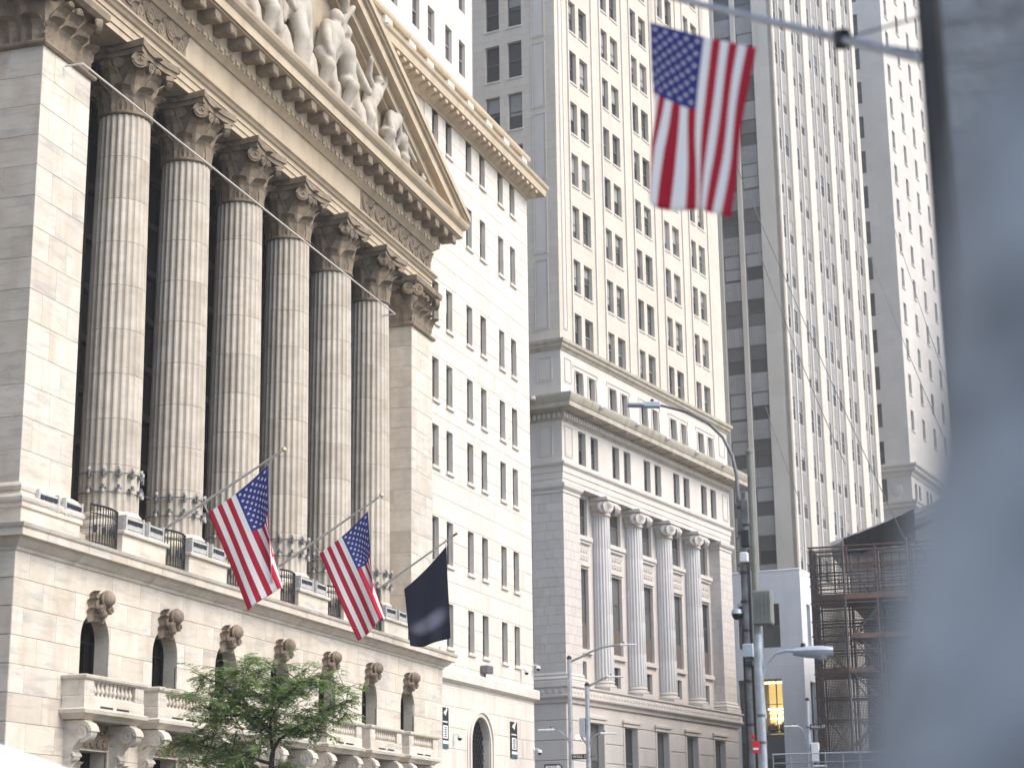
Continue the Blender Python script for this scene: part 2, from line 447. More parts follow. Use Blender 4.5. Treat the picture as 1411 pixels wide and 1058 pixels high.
_cache = {}
def block_wall(parent, M, u0, u1, vedges, blen, ops, y, depth, mat, gap=0.016, ch=0.012, name='stone_block', maxobj=280, seed=1):
    """ashlar: every block its own object, sharing mesh data between equal blocks"""
    rnd = random.Random(seed)
    polys = []
    for j in range(len(vedges) - 1):
        c, d = vedges[j], vedges[j + 1]
        n = max(1, round((u1 - u0) / blen))
        L = (u1 - u0) / n
        xs = [u0] + [u0 + L * (k + (0.5 if j % 2 else 0) + rnd.choice((-0.14, 0, 0.14))) for k in range(0 if j % 2 else 1, n)] + [u1]
        for a, b in zip(xs[:-1], xs[1:]):
            for p in cut_rect(a + gap / 2, b - gap / 2, c + gap / 2, d - gap / 2, ops): polys.append(p)
    if len(polys) > maxobj:
        def area(p): return abs(sum(p[i][0] * p[(i + 1) % len(p)][1] - p[(i + 1) % len(p)][0] * p[i][1] for i in range(len(p))))
        polys.sort(key=area, reverse=True)
    rest = MB()
    for k, p in enumerate(polys):
        x0 = min(q[0] for q in p); z0 = min(q[1] for q in p)
        if k < maxobj:
            loc = [(round(q[0] - x0, 3), round(q[1] - z0, 3)) for q in p]
            key = (mat.name, depth, ch, tuple(loc))
            if key not in _cache:
                _cache[key] = MB().slab(loc, 0, depth, ch).mesh(name, mat)
            link(name, _cache[key], parent, M @ T(x0, y + rnd.uniform(-0.003, 0.003), z0))
        else:
            rest.slab([(q[0], q[1]) for q in p], y, y + depth, ch)
    if rest.v:
        o = link('small_stone_blocks', rest.mesh('small_stone_blocks', mat), parent, M); o['kind'] = 'stuff'

def wall(parent, M, u0, u1, v0, v1, ops, y, depth, mat, name='wall', reveal=None, extra=None):
    """one wall sheet with real openings and reveals"""
    mb = MB()
    es = {v0, v1}
    for o in ops:
        if not o.arch: es |= {v for v in (o.vb, o.vt) if v0 < v < v1}
        else: es |= {v for v in (o.vb,) if v0 < v < v1} | ({o.vt + 0.02} if o.vt + 0.02 < v1 else set())
    es = sorted(es)
    for c, d in zip(es[:-1], es[1:]):
        for p in cut_rect(u0, u1, c, d, [o for o in ops if o.vb < d - 1e-3 and o.vt > c + 1e-3]):
            mb.add([(q[0], y, q[1]) for q in p], [tuple(range(len(p)))], 0)
    for o in ops:
        rg = o.ring(); n = len(rg)
        yf = y if reveal is None else reveal
        vs = [(q[0], yf, q[1]) for q in rg] + [(q[0], y + depth, q[1]) for q in rg]
        mb.add(vs, [(i, (i + 1) % n, n + (i + 1) % n, n + i) for i in range(n)], 0)
    if extra: extra(mb)
    return link(name, mb.mesh(name, mat, recalc=False), parent, M)

def win_meshes(hw, h, style, fm, gm):
    key = ('win', round(hw, 3), round(h, 3), style, fm.name, gm.name)
    if key in _cache: return _cache[key]
    f = MB(); t = 0.07
    f.box(-hw, -hw + t, -0.05, 0.06, 0, h); f.box(hw - t, hw, -0.05, 0.06, 0, h)
    f.box(-hw + t, hw - t, -0.05, 0.06, h - t, h); f.box(-hw + t, hw - t, -0.05, 0.06, 0, t)
    panes = []
    if style == 'sash':
        mid = h * 0.5
        f.box(-hw + t, hw - t, -0.04, 0.055, mid - 0.04, mid + 0.04)
        for z0, z1, yy in ((t, mid - 0.04, 0.03), (mid + 0.04, h - t, 0.0)):
            panes.append(MB().box(-hw + t, hw - t, yy, yy + 0.01, z0, z1).mesh('pane', gm))
    elif style == 'tall':
        for k in (0.33, 0.66): f.box(-hw + t, hw - t, -0.04, 0.055, h * k - 0.04, h * k + 0.04)
        zz = [t, h * 0.33 - 0.04, h * 0.33 + 0.04, h * 0.66 - 0.04, h * 0.66 + 0.04, h - t]
        for k in (0, 2, 4): panes.append(MB().box(-hw + t, hw - t, 0.0, 0.01, zz[k], zz[k + 1]).mesh('pane', gm))
    elif style == 'plain':
        panes.append(MB().box(-hw + t, hw - t, 0.0, 0.01, t, h - t).mesh('pane', gm))
    elif style == 'cross':
        mid = h * 0.5
        f.box(-hw + t, hw - t, -0.04, 0.055, mid - 0.05, mid + 0.05)
        f.box(-0.04, 0.04, -0.042, 0.05, t, mid - 0.05); f.box(-0.04, 0.04, -0.042, 0.05, mid + 0.05, h - t)
        for x0, x1 in ((-hw + t, -0.04), (0.04, hw - t)):
            for z0, z1 in ((t, mid - 0.05), (mid + 0.05, h - t)):
                panes.append(MB().box(x0, x1, 0.0, 0.01, z0, z1).mesh('pane', gm))
    _cache[key] = (f.mesh('window', fm), panes)
    return _cache[key]
def window(parent, M, o, ypos, style='sash', fm=None, gm=None, sill=None, louvre=False, blind=0.0, sillmat=None, wy=0.0):
    fm = fm or M_FRAME; gm = gm or M_GLASS
    h = o.vt - o.vb
    me, panes = win_meshes(o.hw - 0.004, h - 0.008, 'none' if louvre else style, fm, gm)
    wd = link('window', me, parent, M @ T(o.uc, ypos, o.vb + 0.004))
    for p in panes: link('pane', p, wd)
    if louvre:
        n = int(h / 0.145)
        k = ('louv', round(o.hw, 2), round(h, 2))
        if k not in _cache:
            sm = MB().add([(-o.hw + 0.07, -0.05, 0), (o.hw - 0.07, -0.05, 0), (o.hw - 0.07, 0.06, 0.10), (-o.hw + 0.07, 0.06, 0.10),
                           (-o.hw + 0.07, -0.05, 0.02), (o.hw - 0.07, -0.05, 0.02), (o.hw - 0.07, 0.06, 0.12), (-o.hw + 0.07, 0.06, 0.12)],
                          [(0, 1, 2, 3), (4, 5, 6, 7), (0, 1, 5, 4), (3, 2, 6, 7), (0, 3, 7, 4), (1, 2, 6, 5)]).mesh('louvre_slat', M_LOUVRE)
            bk = MB().box(-o.hw + 0.06, o.hw - 0.06, 0.08, 0.1, 0.05, h - 0.05).mesh('louvre_backing', M_BLACK)
            _cache[k] = (sm, bk)
        sm, bk = _cache[k]
        for i in range(n - 1): link('louvre_slat', sm, wd, T(0, 0, 0.08 + i * 0.145))
        link('louvre_backing', bk, wd)
    if blind > 0:
        k = ('blind', round(o.hw, 2), round(h, 2), round(blind, 1))
        if k not in _cache: _cache[k] = MB().box(-o.hw + 0.08, o.hw - 0.08, 0.014, 0.022, h * (1 - blind), h - 0.08).mesh('blind', M_BLIND)
        link('blind', _cache[k], wd, T(0, -0.03, 0))
    if sill:
        ov, pr, th = sill
        k = ('sill', round(o.hw, 2), ov, pr, th, round(ypos - wy, 2), (sillmat or M_GRANITE).name)
        if k not in _cache: _cache[k] = MB().cbox(-o.hw - ov, o.hw + ov, wy - ypos - pr, -0.06, -th, 0.0, 0.012).mesh('sill', sillmat or M_GRANITE)
        link('sill', _cache[k], wd, T(0, 0, 0.002))
    return wd

def baluster_mesh(h, r, mat):
    pr = [(0.9, 0), (0.9, .08), (.55, .1), (.45, .16), (.8, .28), (1.0, .38), (.85, .5), (.5, .68), (.38, .8), (.45, .84), (.8, .88), (.9, .92), (.9, 1)]
    return MB().lathe([(r * a, h * b) for a, b in pr], 8).mesh('baluster', mat, 35)

def fluted_ring(Rr, nf=24, depth=0.09):
    pts = []
    for k in range(nf):
        for t, d in ((0, 0), (0.22, 0), (0.34, 0.6), (0.61, 1.0), (0.88, 0.6)):
            a = 2 * PI * (k + t) / nf
            r = Rr - depth * Rr * d
            pts.append((r * math.cos(a), r * math.sin(a)))
    return pts
def drum_mesh(r0, r1, h, mat, nf=24, depth=0.085, c=0.012):
    rings = [(r0 - c, 0), (r0, c), (r1, h - c), (r1 - c, h)]
    vs = []; n = 0
    for r, z in rings:
        p = fluted_ring(r, nf, depth); n = len(p)
        vs += [(x, y, z) for x, y in p]
    fs = []
    for j in range(3):
        for i in range(n):
            i2 = (i + 1) % n
            fs.append((j * n + i, j * n + i2, (j + 1) * n + i2, (j + 1) * n + i))
    fs.append(tuple(range(n))[::-1]); fs.append(tuple(range(3 * n, 4 * n)))
    return MB().add(vs, fs).mesh('drum', mat, 28)

def leaf(mb, M, h, wd, curl, th=0.05):
    """one acanthus leaf standing on z=0, face to -y, tip curling forward"""
    nu, nv = 4, 7
    fr = []; bk = []
    for j in range(nv + 1):
        t = j / nv
        ang = max(0, t - 0.55) / 0.45
        yy = -0.05 - 0.10 * t - curl * (1 - math.cos(ang * PI * 0.75)) * 0.62
        zz = h * (t if ang == 0 else 0.55 + 0.36 * math.sin(ang * PI * 0.62) )
        wv = wd * (0.62 + 0.5 * math.sin(t * PI * 0.85)) * (1 - 0.55 * max(0, t - 0.75) / 0.25) * (1 + 0.16 * math.cos(t * 22))
        for i in range(nu + 1):
            s = i / nu * 2 - 1
            fr.append((wv * 0.5 * s, yy + 0.10 * wd * s * s - 0.03 * wd * math.cos(s * PI * 2), zz))
            bk.append((wv * 0.5 * s, yy + 0.10 * wd * s * s + th, zz - th * 0.3))
    n = (nu + 1) * (nv + 1)
    fs = []
    for j in range(nv):
        for i in range(nu):
            a = j * (nu + 1) + i
            fs.append((a, a + 1, a + nu + 2, a + nu + 1)); fs.append((n + a, n + a + nu + 1, n + a + nu + 2, n + a + 1))
        for i in (0, nu):
            a = j * (nu + 1) + i; fs.append((a, a + nu + 1, n + a + nu + 1, n + a))
    for j in (0, nv):
        for i in range(nu):
            a = j * (nu + 1) + i; fs.append((a, a + 1, n + a + 1, n + a))
    mb.add([M @ Vector(v) for v in fr + bk], fs)
def scroll(mb, M, r, wd, turns=1.6, n=22, t0=0.34):
    """spiral volute in the local xz plane, extruded along y by wd, centred at origin"""
    vs = []; k = 0
    for i in range(n + 1):
        t = i / n
        a = t * turns * 2 * PI
        ro = r * (1 - 0.80 * t); ri = max(0.01, ro - r * t0 * (1 - 0.6 * t))
        for rr in (ro, ri):
            for yy in (-wd / 2, wd / 2):
                vs.append((rr * math.cos(a), yy, rr * math.sin(a)))
    fs = []
    for i in range(n):
        b = i * 4; c = b + 4
        fs += [(b, b + 1, c + 1, c), (b + 2, c + 2, c + 3, b + 3), (b, c, c + 2, b + 2), (b + 1, b + 3, c + 3, c + 1)]
    fs += [(0, 2, 3, 1), (n * 4, n * 4 + 1, n * 4 + 3, n * 4 + 2)]
    mb.add([M @ Vector(v) for v in vs], fs)
    pr = MB().lathe([(r * 0.9, -wd * 0.36), (r * 0.9, wd * 0.36)], 16)
    mb.add([M @ Matrix.Rotation(PI / 2, 4, 'X') @ Vector(v) for v in pr.v], pr.f)

# ================================================================== SETTING: ground, roads, pavements
def structure(name, mb, mat):
    o = link(name, mb.mesh(name, mat)); o['kind'] = 'structure'; return o
structure('ground', MB().add([(-600, -600, -0.02), (600, -600, -0.02), (600, 600, -0.02), (-600, 600, -0.02)], [(0, 1, 2, 3)]), M_PAVE)
structure('road', MB().box(-22, -5, -60, 99, -0.015, 0.004), M_ASPHALT)
structure('cross_road', MB().box(-120, 60, 99.5, 107, -0.015, 0.006), M_ASPHALT)
structure('pavement', MB().box(-27.6, -22.15, -60, 99, -0.01, 0.13), M_PAVE)
structure('kerb', MB().cbox(-22.15, -22.0, -60, 99, -0.01, 0.135, 0.02), M_KERB)
structure('east_pavement', MB().box(-4.85, 8, -60, 99, -0.01, 0.13), M_PAVE)
structure('east_kerb', MB().cbox(-5.0, -4.85, -60, 99, -0.01, 0.135, 0.02), M_KERB)

# ================================================================== A: the temple-fronted exchange building
A = thing('classical_building', 'marble temple-fronted building with six fluted columns and carved pediment', 'building', T(-28, 61.43, 0) @ RZ(PI / 2))
BAY = 4.37
WC = [-13.11 + BAY * k for k in range(7)]
HW = 17.58
opsA = [Op(c, 0.83, 6.05, 8.95, True) for c in WC] + [Op(c, 1.0, 0.1, 4.95) for c in WC]
wall(A, I4, -HW + 0.05, HW - 0.05, 0, 10.2, opsA, -0.24, 0.52, M_MARBLE, 'base_wall')
block_wall(A, I4, -HW, HW, [2.4 + 0.775 * i for i in range(11)], 1.5, opsA, -0.3, 0.09, M_MARBLE, gap=0.009, ch=0.007, seed=3, maxobj=290)
SL = T(-HW, -0.3, 0) @ SIDE
wall(A, SL, -20, -0.06, 0, 10.2, [], 0.06, 0.2, M_MARBLE, 'south_wall')
block_wall(A, SL, -4, 0, [2.4 + 0.775 * i for i in range(11)], 2.0, [], 0, 0.09, M_MARBLE, gap=0.02, seed=5)
link('north_wall', MB().box(HW - 0.06, HW - 0.02, -0.2, 20, 0, 10.2).mesh('north_wall', M_MARBLE), A)
link('base_course', MB().cbox(-HW - 0.12, HW + 0.12, -0.42, -0.28, 0, 2.38, 0.03).mesh('base_course', M_MARBLE), A)
# ledge: mitred corners and straight stones between
LP = [(-0.3, 10.12), (0.05, 10.12), (0.08, 10.2), (0.16, 10.24), (0.30, 10.38), (0.32, 10.44), (0.50, 10.44), (0.50, 10.63), (0.55, 10.68), (0.58, 10.77), (-0.3, 10.80)]
nL = 15; sL = (2 * HW - 1.6) / nL
seg = MB().sweep(LP, [(0.008, -0.3), (sL - 0.008, -0.3)]).mesh('ledge_stone', M_MARBLE)
for i in range(nL): link('ledge_stone', seg, A, T(-HW + 0.8 + i * sL, 0, 0))
for p in ([(-HW, 1.4), (-HW, -0.3), (-HW + 0.79, -0.3)], [(HW - 0.79, -0.3), (HW, -0.3), (HW, 1.4)], [(-HW, 20), (-HW, 1.42)]):
    link('ledge_stone', MB().sweep(LP, p).mesh('ledge_corner', M_MARBLE), A)
link('terrace', MB().box(-HW + 0.2, HW - 0.2, -0.1, 20, 10.3, 10.785).mesh('terrace', M_MARBLE), A)
link('portico_floor', MB().box(-14.3, 14.3, 0.6, 4.4, 10.78, 11.42).mesh('portico_floor', M_COLUMN), A)
# pilasters, of ashlar blocks round a core
ped = MB().cbox(-1.58, 1.58, -0.24, 2.6, 10.79, 11.44, 0.02).cbox(-1.64, 1.64, -0.30, 2.6, 11.36, 11.50, 0.02)
PBP = [(-0.3, 11.5), (0.27, 11.5), (0.32, 11.56), (0.33, 11.64), (0.27, 11.72), (0.17, 11.76), (0.14, 11.84), (0.18, 11.88), (0.20, 11.98), (0.15, 12.05), (0.04, 12.12), (-0.3, 12.12)]
for s, uc in ((-1, -15.73), (1, 15.73)):
    pi = link('pilaster', MB().box(uc - 1.33, uc + 1.33, 0.05, 2.3, 11.5, 25.4).mesh('pilaster', M_MARBLE), A)
    link('pedestal', ped.mesh('pedestal', M_MARBLE), pi, T(uc, 0, 0))
    link('pilaster_base', MB().sweep(PBP, [(uc - 1.38, 2.3), (uc - 1.38, 0), (uc + 1.38, 0), (uc + 1.38, 2.3)]).mesh('pilaster_base', M_MARBLE, 30), pi)
    ve = [12.12 + 0.941 * i for i in range(15)]
    block_wall(pi, I4, uc - 1.38, uc + 1.38, ve, 1.5, [], 0, 0.09, M_MARBLE, gap=0.009, ch=0.007, seed=11 + s)
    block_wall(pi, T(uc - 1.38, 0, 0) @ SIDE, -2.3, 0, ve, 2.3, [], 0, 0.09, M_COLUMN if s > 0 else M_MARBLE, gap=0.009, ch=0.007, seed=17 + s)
    cp = MB().box(uc - 1.3, uc + 1.3, 0.06, 2.3, 25.38, 27.3)
    cp.sweep([(-0.1, 25.28), (0.08, 25.28), (0.13, 25.34), (0.13, 25.42), (0.06, 25.47), (-0.1, 25.47)], [(uc - 1.38, 2.3), (uc - 1.38, 0), (uc + 1.38, 0), (uc + 1.38, 2.3)])
    cp.sweep([(-0.3, 27.25), (0.22, 27.25), (0.36, 27.36), (0.38, 27.58), (-0.3, 27.58)], [(uc - 1.38, 2.3), (uc - 1.38, 0), (uc + 1.38, 0), (uc + 1.38, 2.3)])
    for fr, n, wdt, xo in ((I4, 4, 2.76, uc), (T(uc - 1.38, 0, 0) @ SIDE, 3, 2.3, -1.15)):
        for row, h, k in ((0, 0.85, n), (1, 1.45, n - 1)):
            for i in range(k):
                x = xo + (i - (k - 1) / 2) * wdt / n
                leaf(cp, fr @ T(x, 0.05, 25.45), h, wdt / n * 0.92, 0.34 + 0.08 * row)
        for e in (-1, 1):
            scroll(cp, fr @ T(xo + e * (wdt / 2 - 0.12), -0.22, 27.0) @ RZ(e * 0.7) @ Matrix.Scale(e, 4, (1, 0, 0)), 0.30, 0.24)
            scroll(cp, fr @ T(xo + e * 0.25, -0.12, 27.0) @ Matrix.Scale(e, 4, (1, 0, 0)), 0.19, 0.16)
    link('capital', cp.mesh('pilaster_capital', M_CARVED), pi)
# columns
CZ0, CZ1 = 12.26, 25.3
ND = 9
cb = MB().cbox(-1.02, 1.02, -1.02, 1.02, 11.5, 11.74, 0.02)
cb.lathe([(1.05, 11.74), (1.10, 11.80), (1.09, 11.88), (1.05, 11.95), (1.01, 11.97), (0.99, 12.02), (1.02, 12.05), (1.05, 12.11), (1.03, 12.18), (0.97, 12.21), (0.96, 12.26), (0.9, 12.26)], 48)
cb = cb.mesh('column', M_MARBLE, 35)
drums = []
for i in range(ND):
    f = lambda t: 0.935 - 0.105 * t ** 1.5
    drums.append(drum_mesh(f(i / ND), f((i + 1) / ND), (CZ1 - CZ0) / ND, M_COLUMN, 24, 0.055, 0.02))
cap = MB().lathe([(0.84, 0), (0.90, 0.04), (0.90, 0.12), (0.82, 0.16), (0.82, 1.2), (0.9, 1.6), (1.02, 1.9)], 24)
for k in range(8):
    leaf(cap, RZ(2 * PI * (k + 0.5) / 8) @ T(0, -0.80, 0.12), 0.85, 0.60, 0.36)
    leaf(cap, RZ(2 * PI * k / 8) @ T(0, -0.84, 0.12), 1.5, 0.58, 0.44)
for k in range(4):
    q = RZ(PI / 2 * k)
    for e in (-1, 1):
        scroll(cap, q @ T(e * 0.98, -0.98, 1.66) @ RZ(e * PI / 4) @ Matrix.Scale(e, 4, (1, 0, 0)), 0.30, 0.26)
        scroll(cap, q @ T(e * 0.22, -0.96, 1.70) @ Matrix.Scale(e, 4, (1, 0, 0)), 0.19, 0.16)
    cap.add([q @ Vector(v) for v in MB().lathe([(0.05, -0.05), (0.17, 0), (0.05, 0.1)], 8, (0, -1.12, 2.1)).v], MB().lathe([(0.05, -0.05), (0.17, 0), (0.05, 0.1)], 8).f)
ab = []
for k in range(4):                                 # concave-sided abacus
    for t in (-1, -0.88, -0.5, 0, 0.5, 0.88):
        d = 1.26 - 0.2 * (1 - t * t) if abs(t) < 0.95 else 1.24
        v = RZ(PI / 2 * k) @ Vector((t * 1.24, -d, 0)); ab.append((v.x, v.y))
nb_ = len(ab)
for z0, z1, sc_ in ((1.90, 2.08, 0.97), (2.08, 2.31, 1.03)):
    cap.add([(x * sc_, y * sc_, z0) for x, y in ab] + [(x * sc_, y * sc_, z1) for x, y in ab], [tuple(range(nb_))[::-1], tuple(range(nb_, 2 * nb_))] + [(i, (i + 1) % nb_, nb_ + (i + 1) % nb_, nb_ + i) for i in range(nb_)])
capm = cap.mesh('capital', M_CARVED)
blk = MB().cbox(-1.38, 1.38, -0.62, 2.0, 10.805, 11.385, 0.015).cbox(-1.46, 1.46, -0.72, 2.0, 11.385, 11.5, 0.02).mesh('pedestal', M_MARBLE)
CU = [-10.925 + BAY * k for k in range(6)]
for k, u in enumerate(CU):
    c = link('column', cb, A, T(u, 0.7, 0))
    link('pedestal', blk, c, T(0, -0.7, 0))
    for i in range(ND): link('drum', drums[i], c, T(0, 0, CZ0 + i * (CZ1 - CZ0) / ND) @ RZ(0.0))
    link('capital', capm, c, T(0, 0, CZ1))
# portico: glass wall, soffit, side walls, body
gw = link('glass_wall', MB().box(-14.4, 14.4, 3.6, 3.62, 11.42, 27.7).mesh('glass_wall', M_DARKGLASS), A)
vm = MB().box(-0.09, 0.09, 3.38, 3.599, 11.42, 27.65).mesh('mullion', M_BRONZE)
for i in range(21): link('mullion', vm, gw, T(-14.3 + i * 1.43, 0, 0))
hm = MB().box(-14.35, 14.35, 3.42, 3.598, -0.12, 0.12).mesh('transom', M_BRONZE)
for z in (13.6, 15.4, 17.2, 19.0, 20.8, 22.6, 24.4, 26.2): link('transom', hm, gw, T(0, 0, z))
link('portico_ceiling', MB().box(-14.4, 14.4, 1.35, 3.7, 27.7, 27.9).mesh('portico_ceiling', M_TYMP), A)
for s in (-1, 1):
    link('portico_side_wall', MB().box(s * 15.72 - 1.34, s * 15.72 + 1.34, 2.31, 18, 10.785, 27.6).mesh('portico_side_wall', M_MARBLE), A)
# entablature
EP = lambda y0: [(-17.11, y0), (-17.11, 0), (17.11, 0), (17.11, y0)]
link('architrave', MB().sweep([(-1.4, 27.6), (-0.09, 27.6), (-0.09, 27.82), (-0.045, 27.82), (-0.045, 28.08), (0, 28.08), (0, 28.26), (0.08, 28.29), (0.14, 28.38), (0.22, 28.43), (0.23, 28.5), (-0.05, 28.52), (-1.4, 28.52)], EP(12)).mesh('architrave', M_ENTAB), A)
link('frieze', MB().sweep([(-1.2, 28.52), (-0.06, 28.52), (-0.06, 29.66), (-1.2, 29.66)], EP(12)).mesh('frieze', M_ENTAB), A)
for s in (-1, 1):
    cpn = MB().box(s * 12.55 - 4.4, s * 12.55 + 4.4, 0.03, 0.07, 28.56, 29.62)
    for i in range(12):
        x = s * 12.55 - 4.0 + i * 0.72
        scroll(cpn, T(x, 0.03, 29.05 + 0.12 * (-1) ** i) @ Matrix.Scale((-1) ** i, 4, (0, 0, 1)), 0.34, 0.14, 1.5)
        leaf(cpn, T(x + 0.36, 0.06, 28.62 + (0.42 if i % 2 else 0)), 0.5, 0.36, 0.1, 0.03)
    link('carved_panel', cpn.mesh('carved_panel', M_CARVED), A)
link('cornice', MB().sweep([(-1.2, 29.66), (0.02, 29.66), (0.10, 29.74), (0.22, 29.84), (0.24, 29.98), (0.30, 30.02), (0.30, 30.5), (1.06, 30.52), (1.06, 30.58), (1.16, 30.58), (1.16, 30.93), (1.22, 30.97), (1.33, 31.06), (1.40, 31.18), (1.42, 31.28), (-1.2, 31.32)], EP(12)).mesh('cornice', M_ENTAB), A)
md = MB().cbox(-0.24, 0.24, -1.02, -0.29, 30.16, 30.515, 0.03)
md.tube([(-0.24, -0.92, 30.2), (0.24, -0.92, 30.2)], 0.11, 10)
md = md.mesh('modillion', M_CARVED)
for i in range(30): link('modillion', md, A, T(-17.4 + i * 1.2, 0, 0))
for i in range(6): link('modillion', md, A, T(-17.11, 0.2 + i * 1.2, 0) @ SIDE)
dn = MB().box(-0.14, 0.14, -0.29, -0.20, 29.86, 30.06).mesh('dentil', M_ENTAB)
for i in range(78): link('dentil', dn, A, T(-17.2 + i * 0.447, 0, 0))
# pediment
SLP = 0.41; TOP = 39.35
tym = MB().add([(-18, -0.2, 31.2), (18, -0.2, 31.2), (0, -0.2, TOP - 0.7)], [(0, 1, 2)])
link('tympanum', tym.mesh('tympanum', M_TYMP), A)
for s in (-1, 1):
    rk = MB()
    for t0, t1, yo in ((0.0, 0.30, -1.44), (0.30, 0.42, -1.34), (0.42, 0.92, -1.20), (0.92, 1.32, -0.86), (1.32, 1.5, -0.55)):
        xe = 18.55
        P = [(s * xe, TOP - SLP * xe - t0), (0.0, TOP - t0), (0.0, TOP - t1), (s * xe, TOP - SLP * xe - t1)]
        if TOP - SLP * xe - t1 < 31.33:
            xc = (TOP - t1 - 31.33) / SLP
            P = [(s * xe, max(31.33, TOP - SLP * xe - t0)), (0.0, TOP - t0), (0.0, TOP - t1), (s * xc, 31.33)] + ([(s * xe, 31.33)] if TOP - SLP * xe - t0 > 31.34 else [])
            if TOP - SLP * xe - t0 <= 31.34:
                P = [(s * (TOP - t0 - 31.33) / SLP, 31.33), (0.0, TOP - t0), (0.0, TOP - t1), (s * xc, 31.33)]
        n = len(P)
        rk.add([(x, yo, z) for x, z in P] + [(x, 1.5, z) for x, z in P], [tuple(range(n)), tuple(range(n, 2 * n))[::-1]] + [(i, (i + 1) % n, n + (i + 1) % n, n + i) for i in range(n)])
    link('raking_cornice', rk.mesh('raking_cornice', M_ENTAB), A)
bd = MB().box(-16.8, 16.8, 3.9, 30, 27.92, 31.0)
n = 3
bd.add([(-18, 1.45, 31.34), (18, 1.45, 31.34), (0, 1.45, TOP - 0.1), (-18, 30, 31.34), (18, 30, 31.34), (0, 30, TOP - 0.1)], [(0, 1, 2), (5, 4, 3), (1, 4, 5, 2), (0, 2, 5, 3), (0, 3, 4, 1)])
link('roof_body', bd.mesh('roof_body', M_MARBLE), A)
# pediment sculpture: each carved figure is one continuous surface grown from limbs
def figure(name, parent, M, J, bones, mat, seed=0):
    mbd = bpy.data.metaballs.new('fig%d' % seed)
    s = J['s_']
    mbd.resolution = s * 0.17; mbd.render_resolution = s * 0.17; mbd.threshold = 0.35
    def ball(p, r):
        e = mbd.elements.new(type='BALL'); e.co = p; e.radius = r * 1.75
    for a_, b_ in bones:
        A_, B2 = Vector(J[a_][:3]), Vector(J[b_][:3])
        ra = J[a_][3]; rb = J[b_][3]
        n_ = max(2, int((B2 - A_).length / (0.55 * (ra + rb) / 2)))
        for i in range(n_ + 1):
            t = i / n_; ball(A_.lerp(B2, t), ra + (rb - ra) * t)
    o = bpy.data.objects.new('figure_meta_%d' % seed, mbd); COL.objects.link(o)
    dg = bpy.context.evaluated_depsgraph_get(); dg.update()
    me = bpy.data.meshes.new_from_object(o.evaluated_get(dg))
    bpy.data.objects.remove(o); bpy.data.metaballs.remove(mbd)
    me.materials.clear(); me.materials.append(mat)
    me.polygons.foreach_set('use_smooth', [True] * len(me.polygons))
    return link(name, me, parent, M)
BN = [('pel', 'wai'), ('wai', 'che'), ('che', 'nek'), ('nek', 'hed'), ('hed', 'top'), ('hed', 'fac'), ('sl', 'sr'), ('sl', 'el'), ('el', 'hl'), ('hl', 'pl'), ('sr', 'er'), ('er', 'hr'), ('hr', 'pr'), ('hil', 'hir'), ('wai', 'sl'), ('wai', 'sr'),
      ('hil', 'kl'), ('kl', 'fl'), ('fl', 'tl'), ('hir', 'kr'), ('kr', 'fr'), ('fr', 'tr'), ('pel', 'dr1'), ('dr1', 'dr2'), ('sl', 'dr3'), ('dr3', 'dr4')]
def pose(h, lean=0.0, arm=(0.4, 0.3), bend=0.0, drape=1.0):
    s = h / 7.5
    J = {'s_': s}
    hz = h * (0.50 - bend * 0.20)
    def put(k, x, y, z, r): J[k] = (x, y, z, r * s * 0.72)
    put('pel', 0, 0, hz, 0.72); put('hil', -0.45 * s, 0, hz - 0.1 * s, 0.55); put('hir', 0.45 * s, 0, hz - 0.1 * s, 0.55)
    put('wai', lean * s * 0.5, -0.05 * s, hz + s * 0.85, 0.66)
    put('che', lean * s, -0.15 * s, hz + s * 1.75, 0.78)
    z = J['che'][2]
    put('nek', lean * s * 1.2, -0.2 * s, z + s * 0.75, 0.36); put('hed', lean * s * 1.3, -0.3 * s, z + s * 1.22, 0.46)
    put('top', lean * s * 1.3, -0.2 * s, z + s * 1.5, 0.42); put('fac', lean * s * 1.3, -0.55 * s, z + s * 1.1, 0.26)
    for k, sg, ar in (('l', -1, arm[0]), ('r', 1, arm[1])):
        th = (ar - 0.5) * 2.6
        put('s' + k, lean * s + sg * s * 0.82, -0.1 * s, z + 0.25 * s, 0.42)
        ex, ez = J['s' + k][0] + sg * s * 1.3 * math.cos(th), J['s' + k][2] + s * 1.3 * math.sin(th)
        put('e' + k, ex, -0.4 * s, ez, 0.32)
        th2 = th + 0.8 * (1 if ar > 0.5 else -0.3)
        hx, hz_ = ex + sg * s * 1.15 * math.cos(th2), ez + s * 1.15 * math.sin(th2)
        put('h' + k, hx, -0.8 * s, hz_, 0.25); put('p' + k, hx + sg * 0.3 * s * math.cos(th2), -0.9 * s, hz_ + 0.3 * s * math.sin(th2), 0.22)
    put('kl', -0.6 * s - bend * s * 1.4, -0.5 * s - bend * s * 0.8, h * 0.27 - bend * h * 0.02, 0.44); put('kr', 0.6 * s + bend * s * 0.8, -0.15 * s, h * 0.27 - bend * h * 0.16, 0.44)
    put('fl', -0.7 * s - bend * s * 1.3, -0.15 * s, s * 0.30, 0.30); put('fr', 0.8 * s + bend * s * 2.0, 0.1 * s, s * 0.30, 0.30)
    put('tl', -0.85 * s - bend * s * 1.3, -0.8 * s, s * 0.2, 0.24); put('tr', 1.0 * s + bend * s * 2.1, -0.5 * s, s * 0.2, 0.24)
    put('dr1', 0.15 * s, 0.25 * s, hz - 1.3 * s, 0.62 * drape); put('dr2', 0.3 * s, 0.3 * s, s * 0.5, 0.55 * drape)
    put('dr3', lean * s - 0.9 * s, 0.4 * s, z - 1.2 * s, 0.34); put('dr4', lean * s - 1.1 * s, 0.45 * s, z - 2.6 * s, 0.30)
    return J
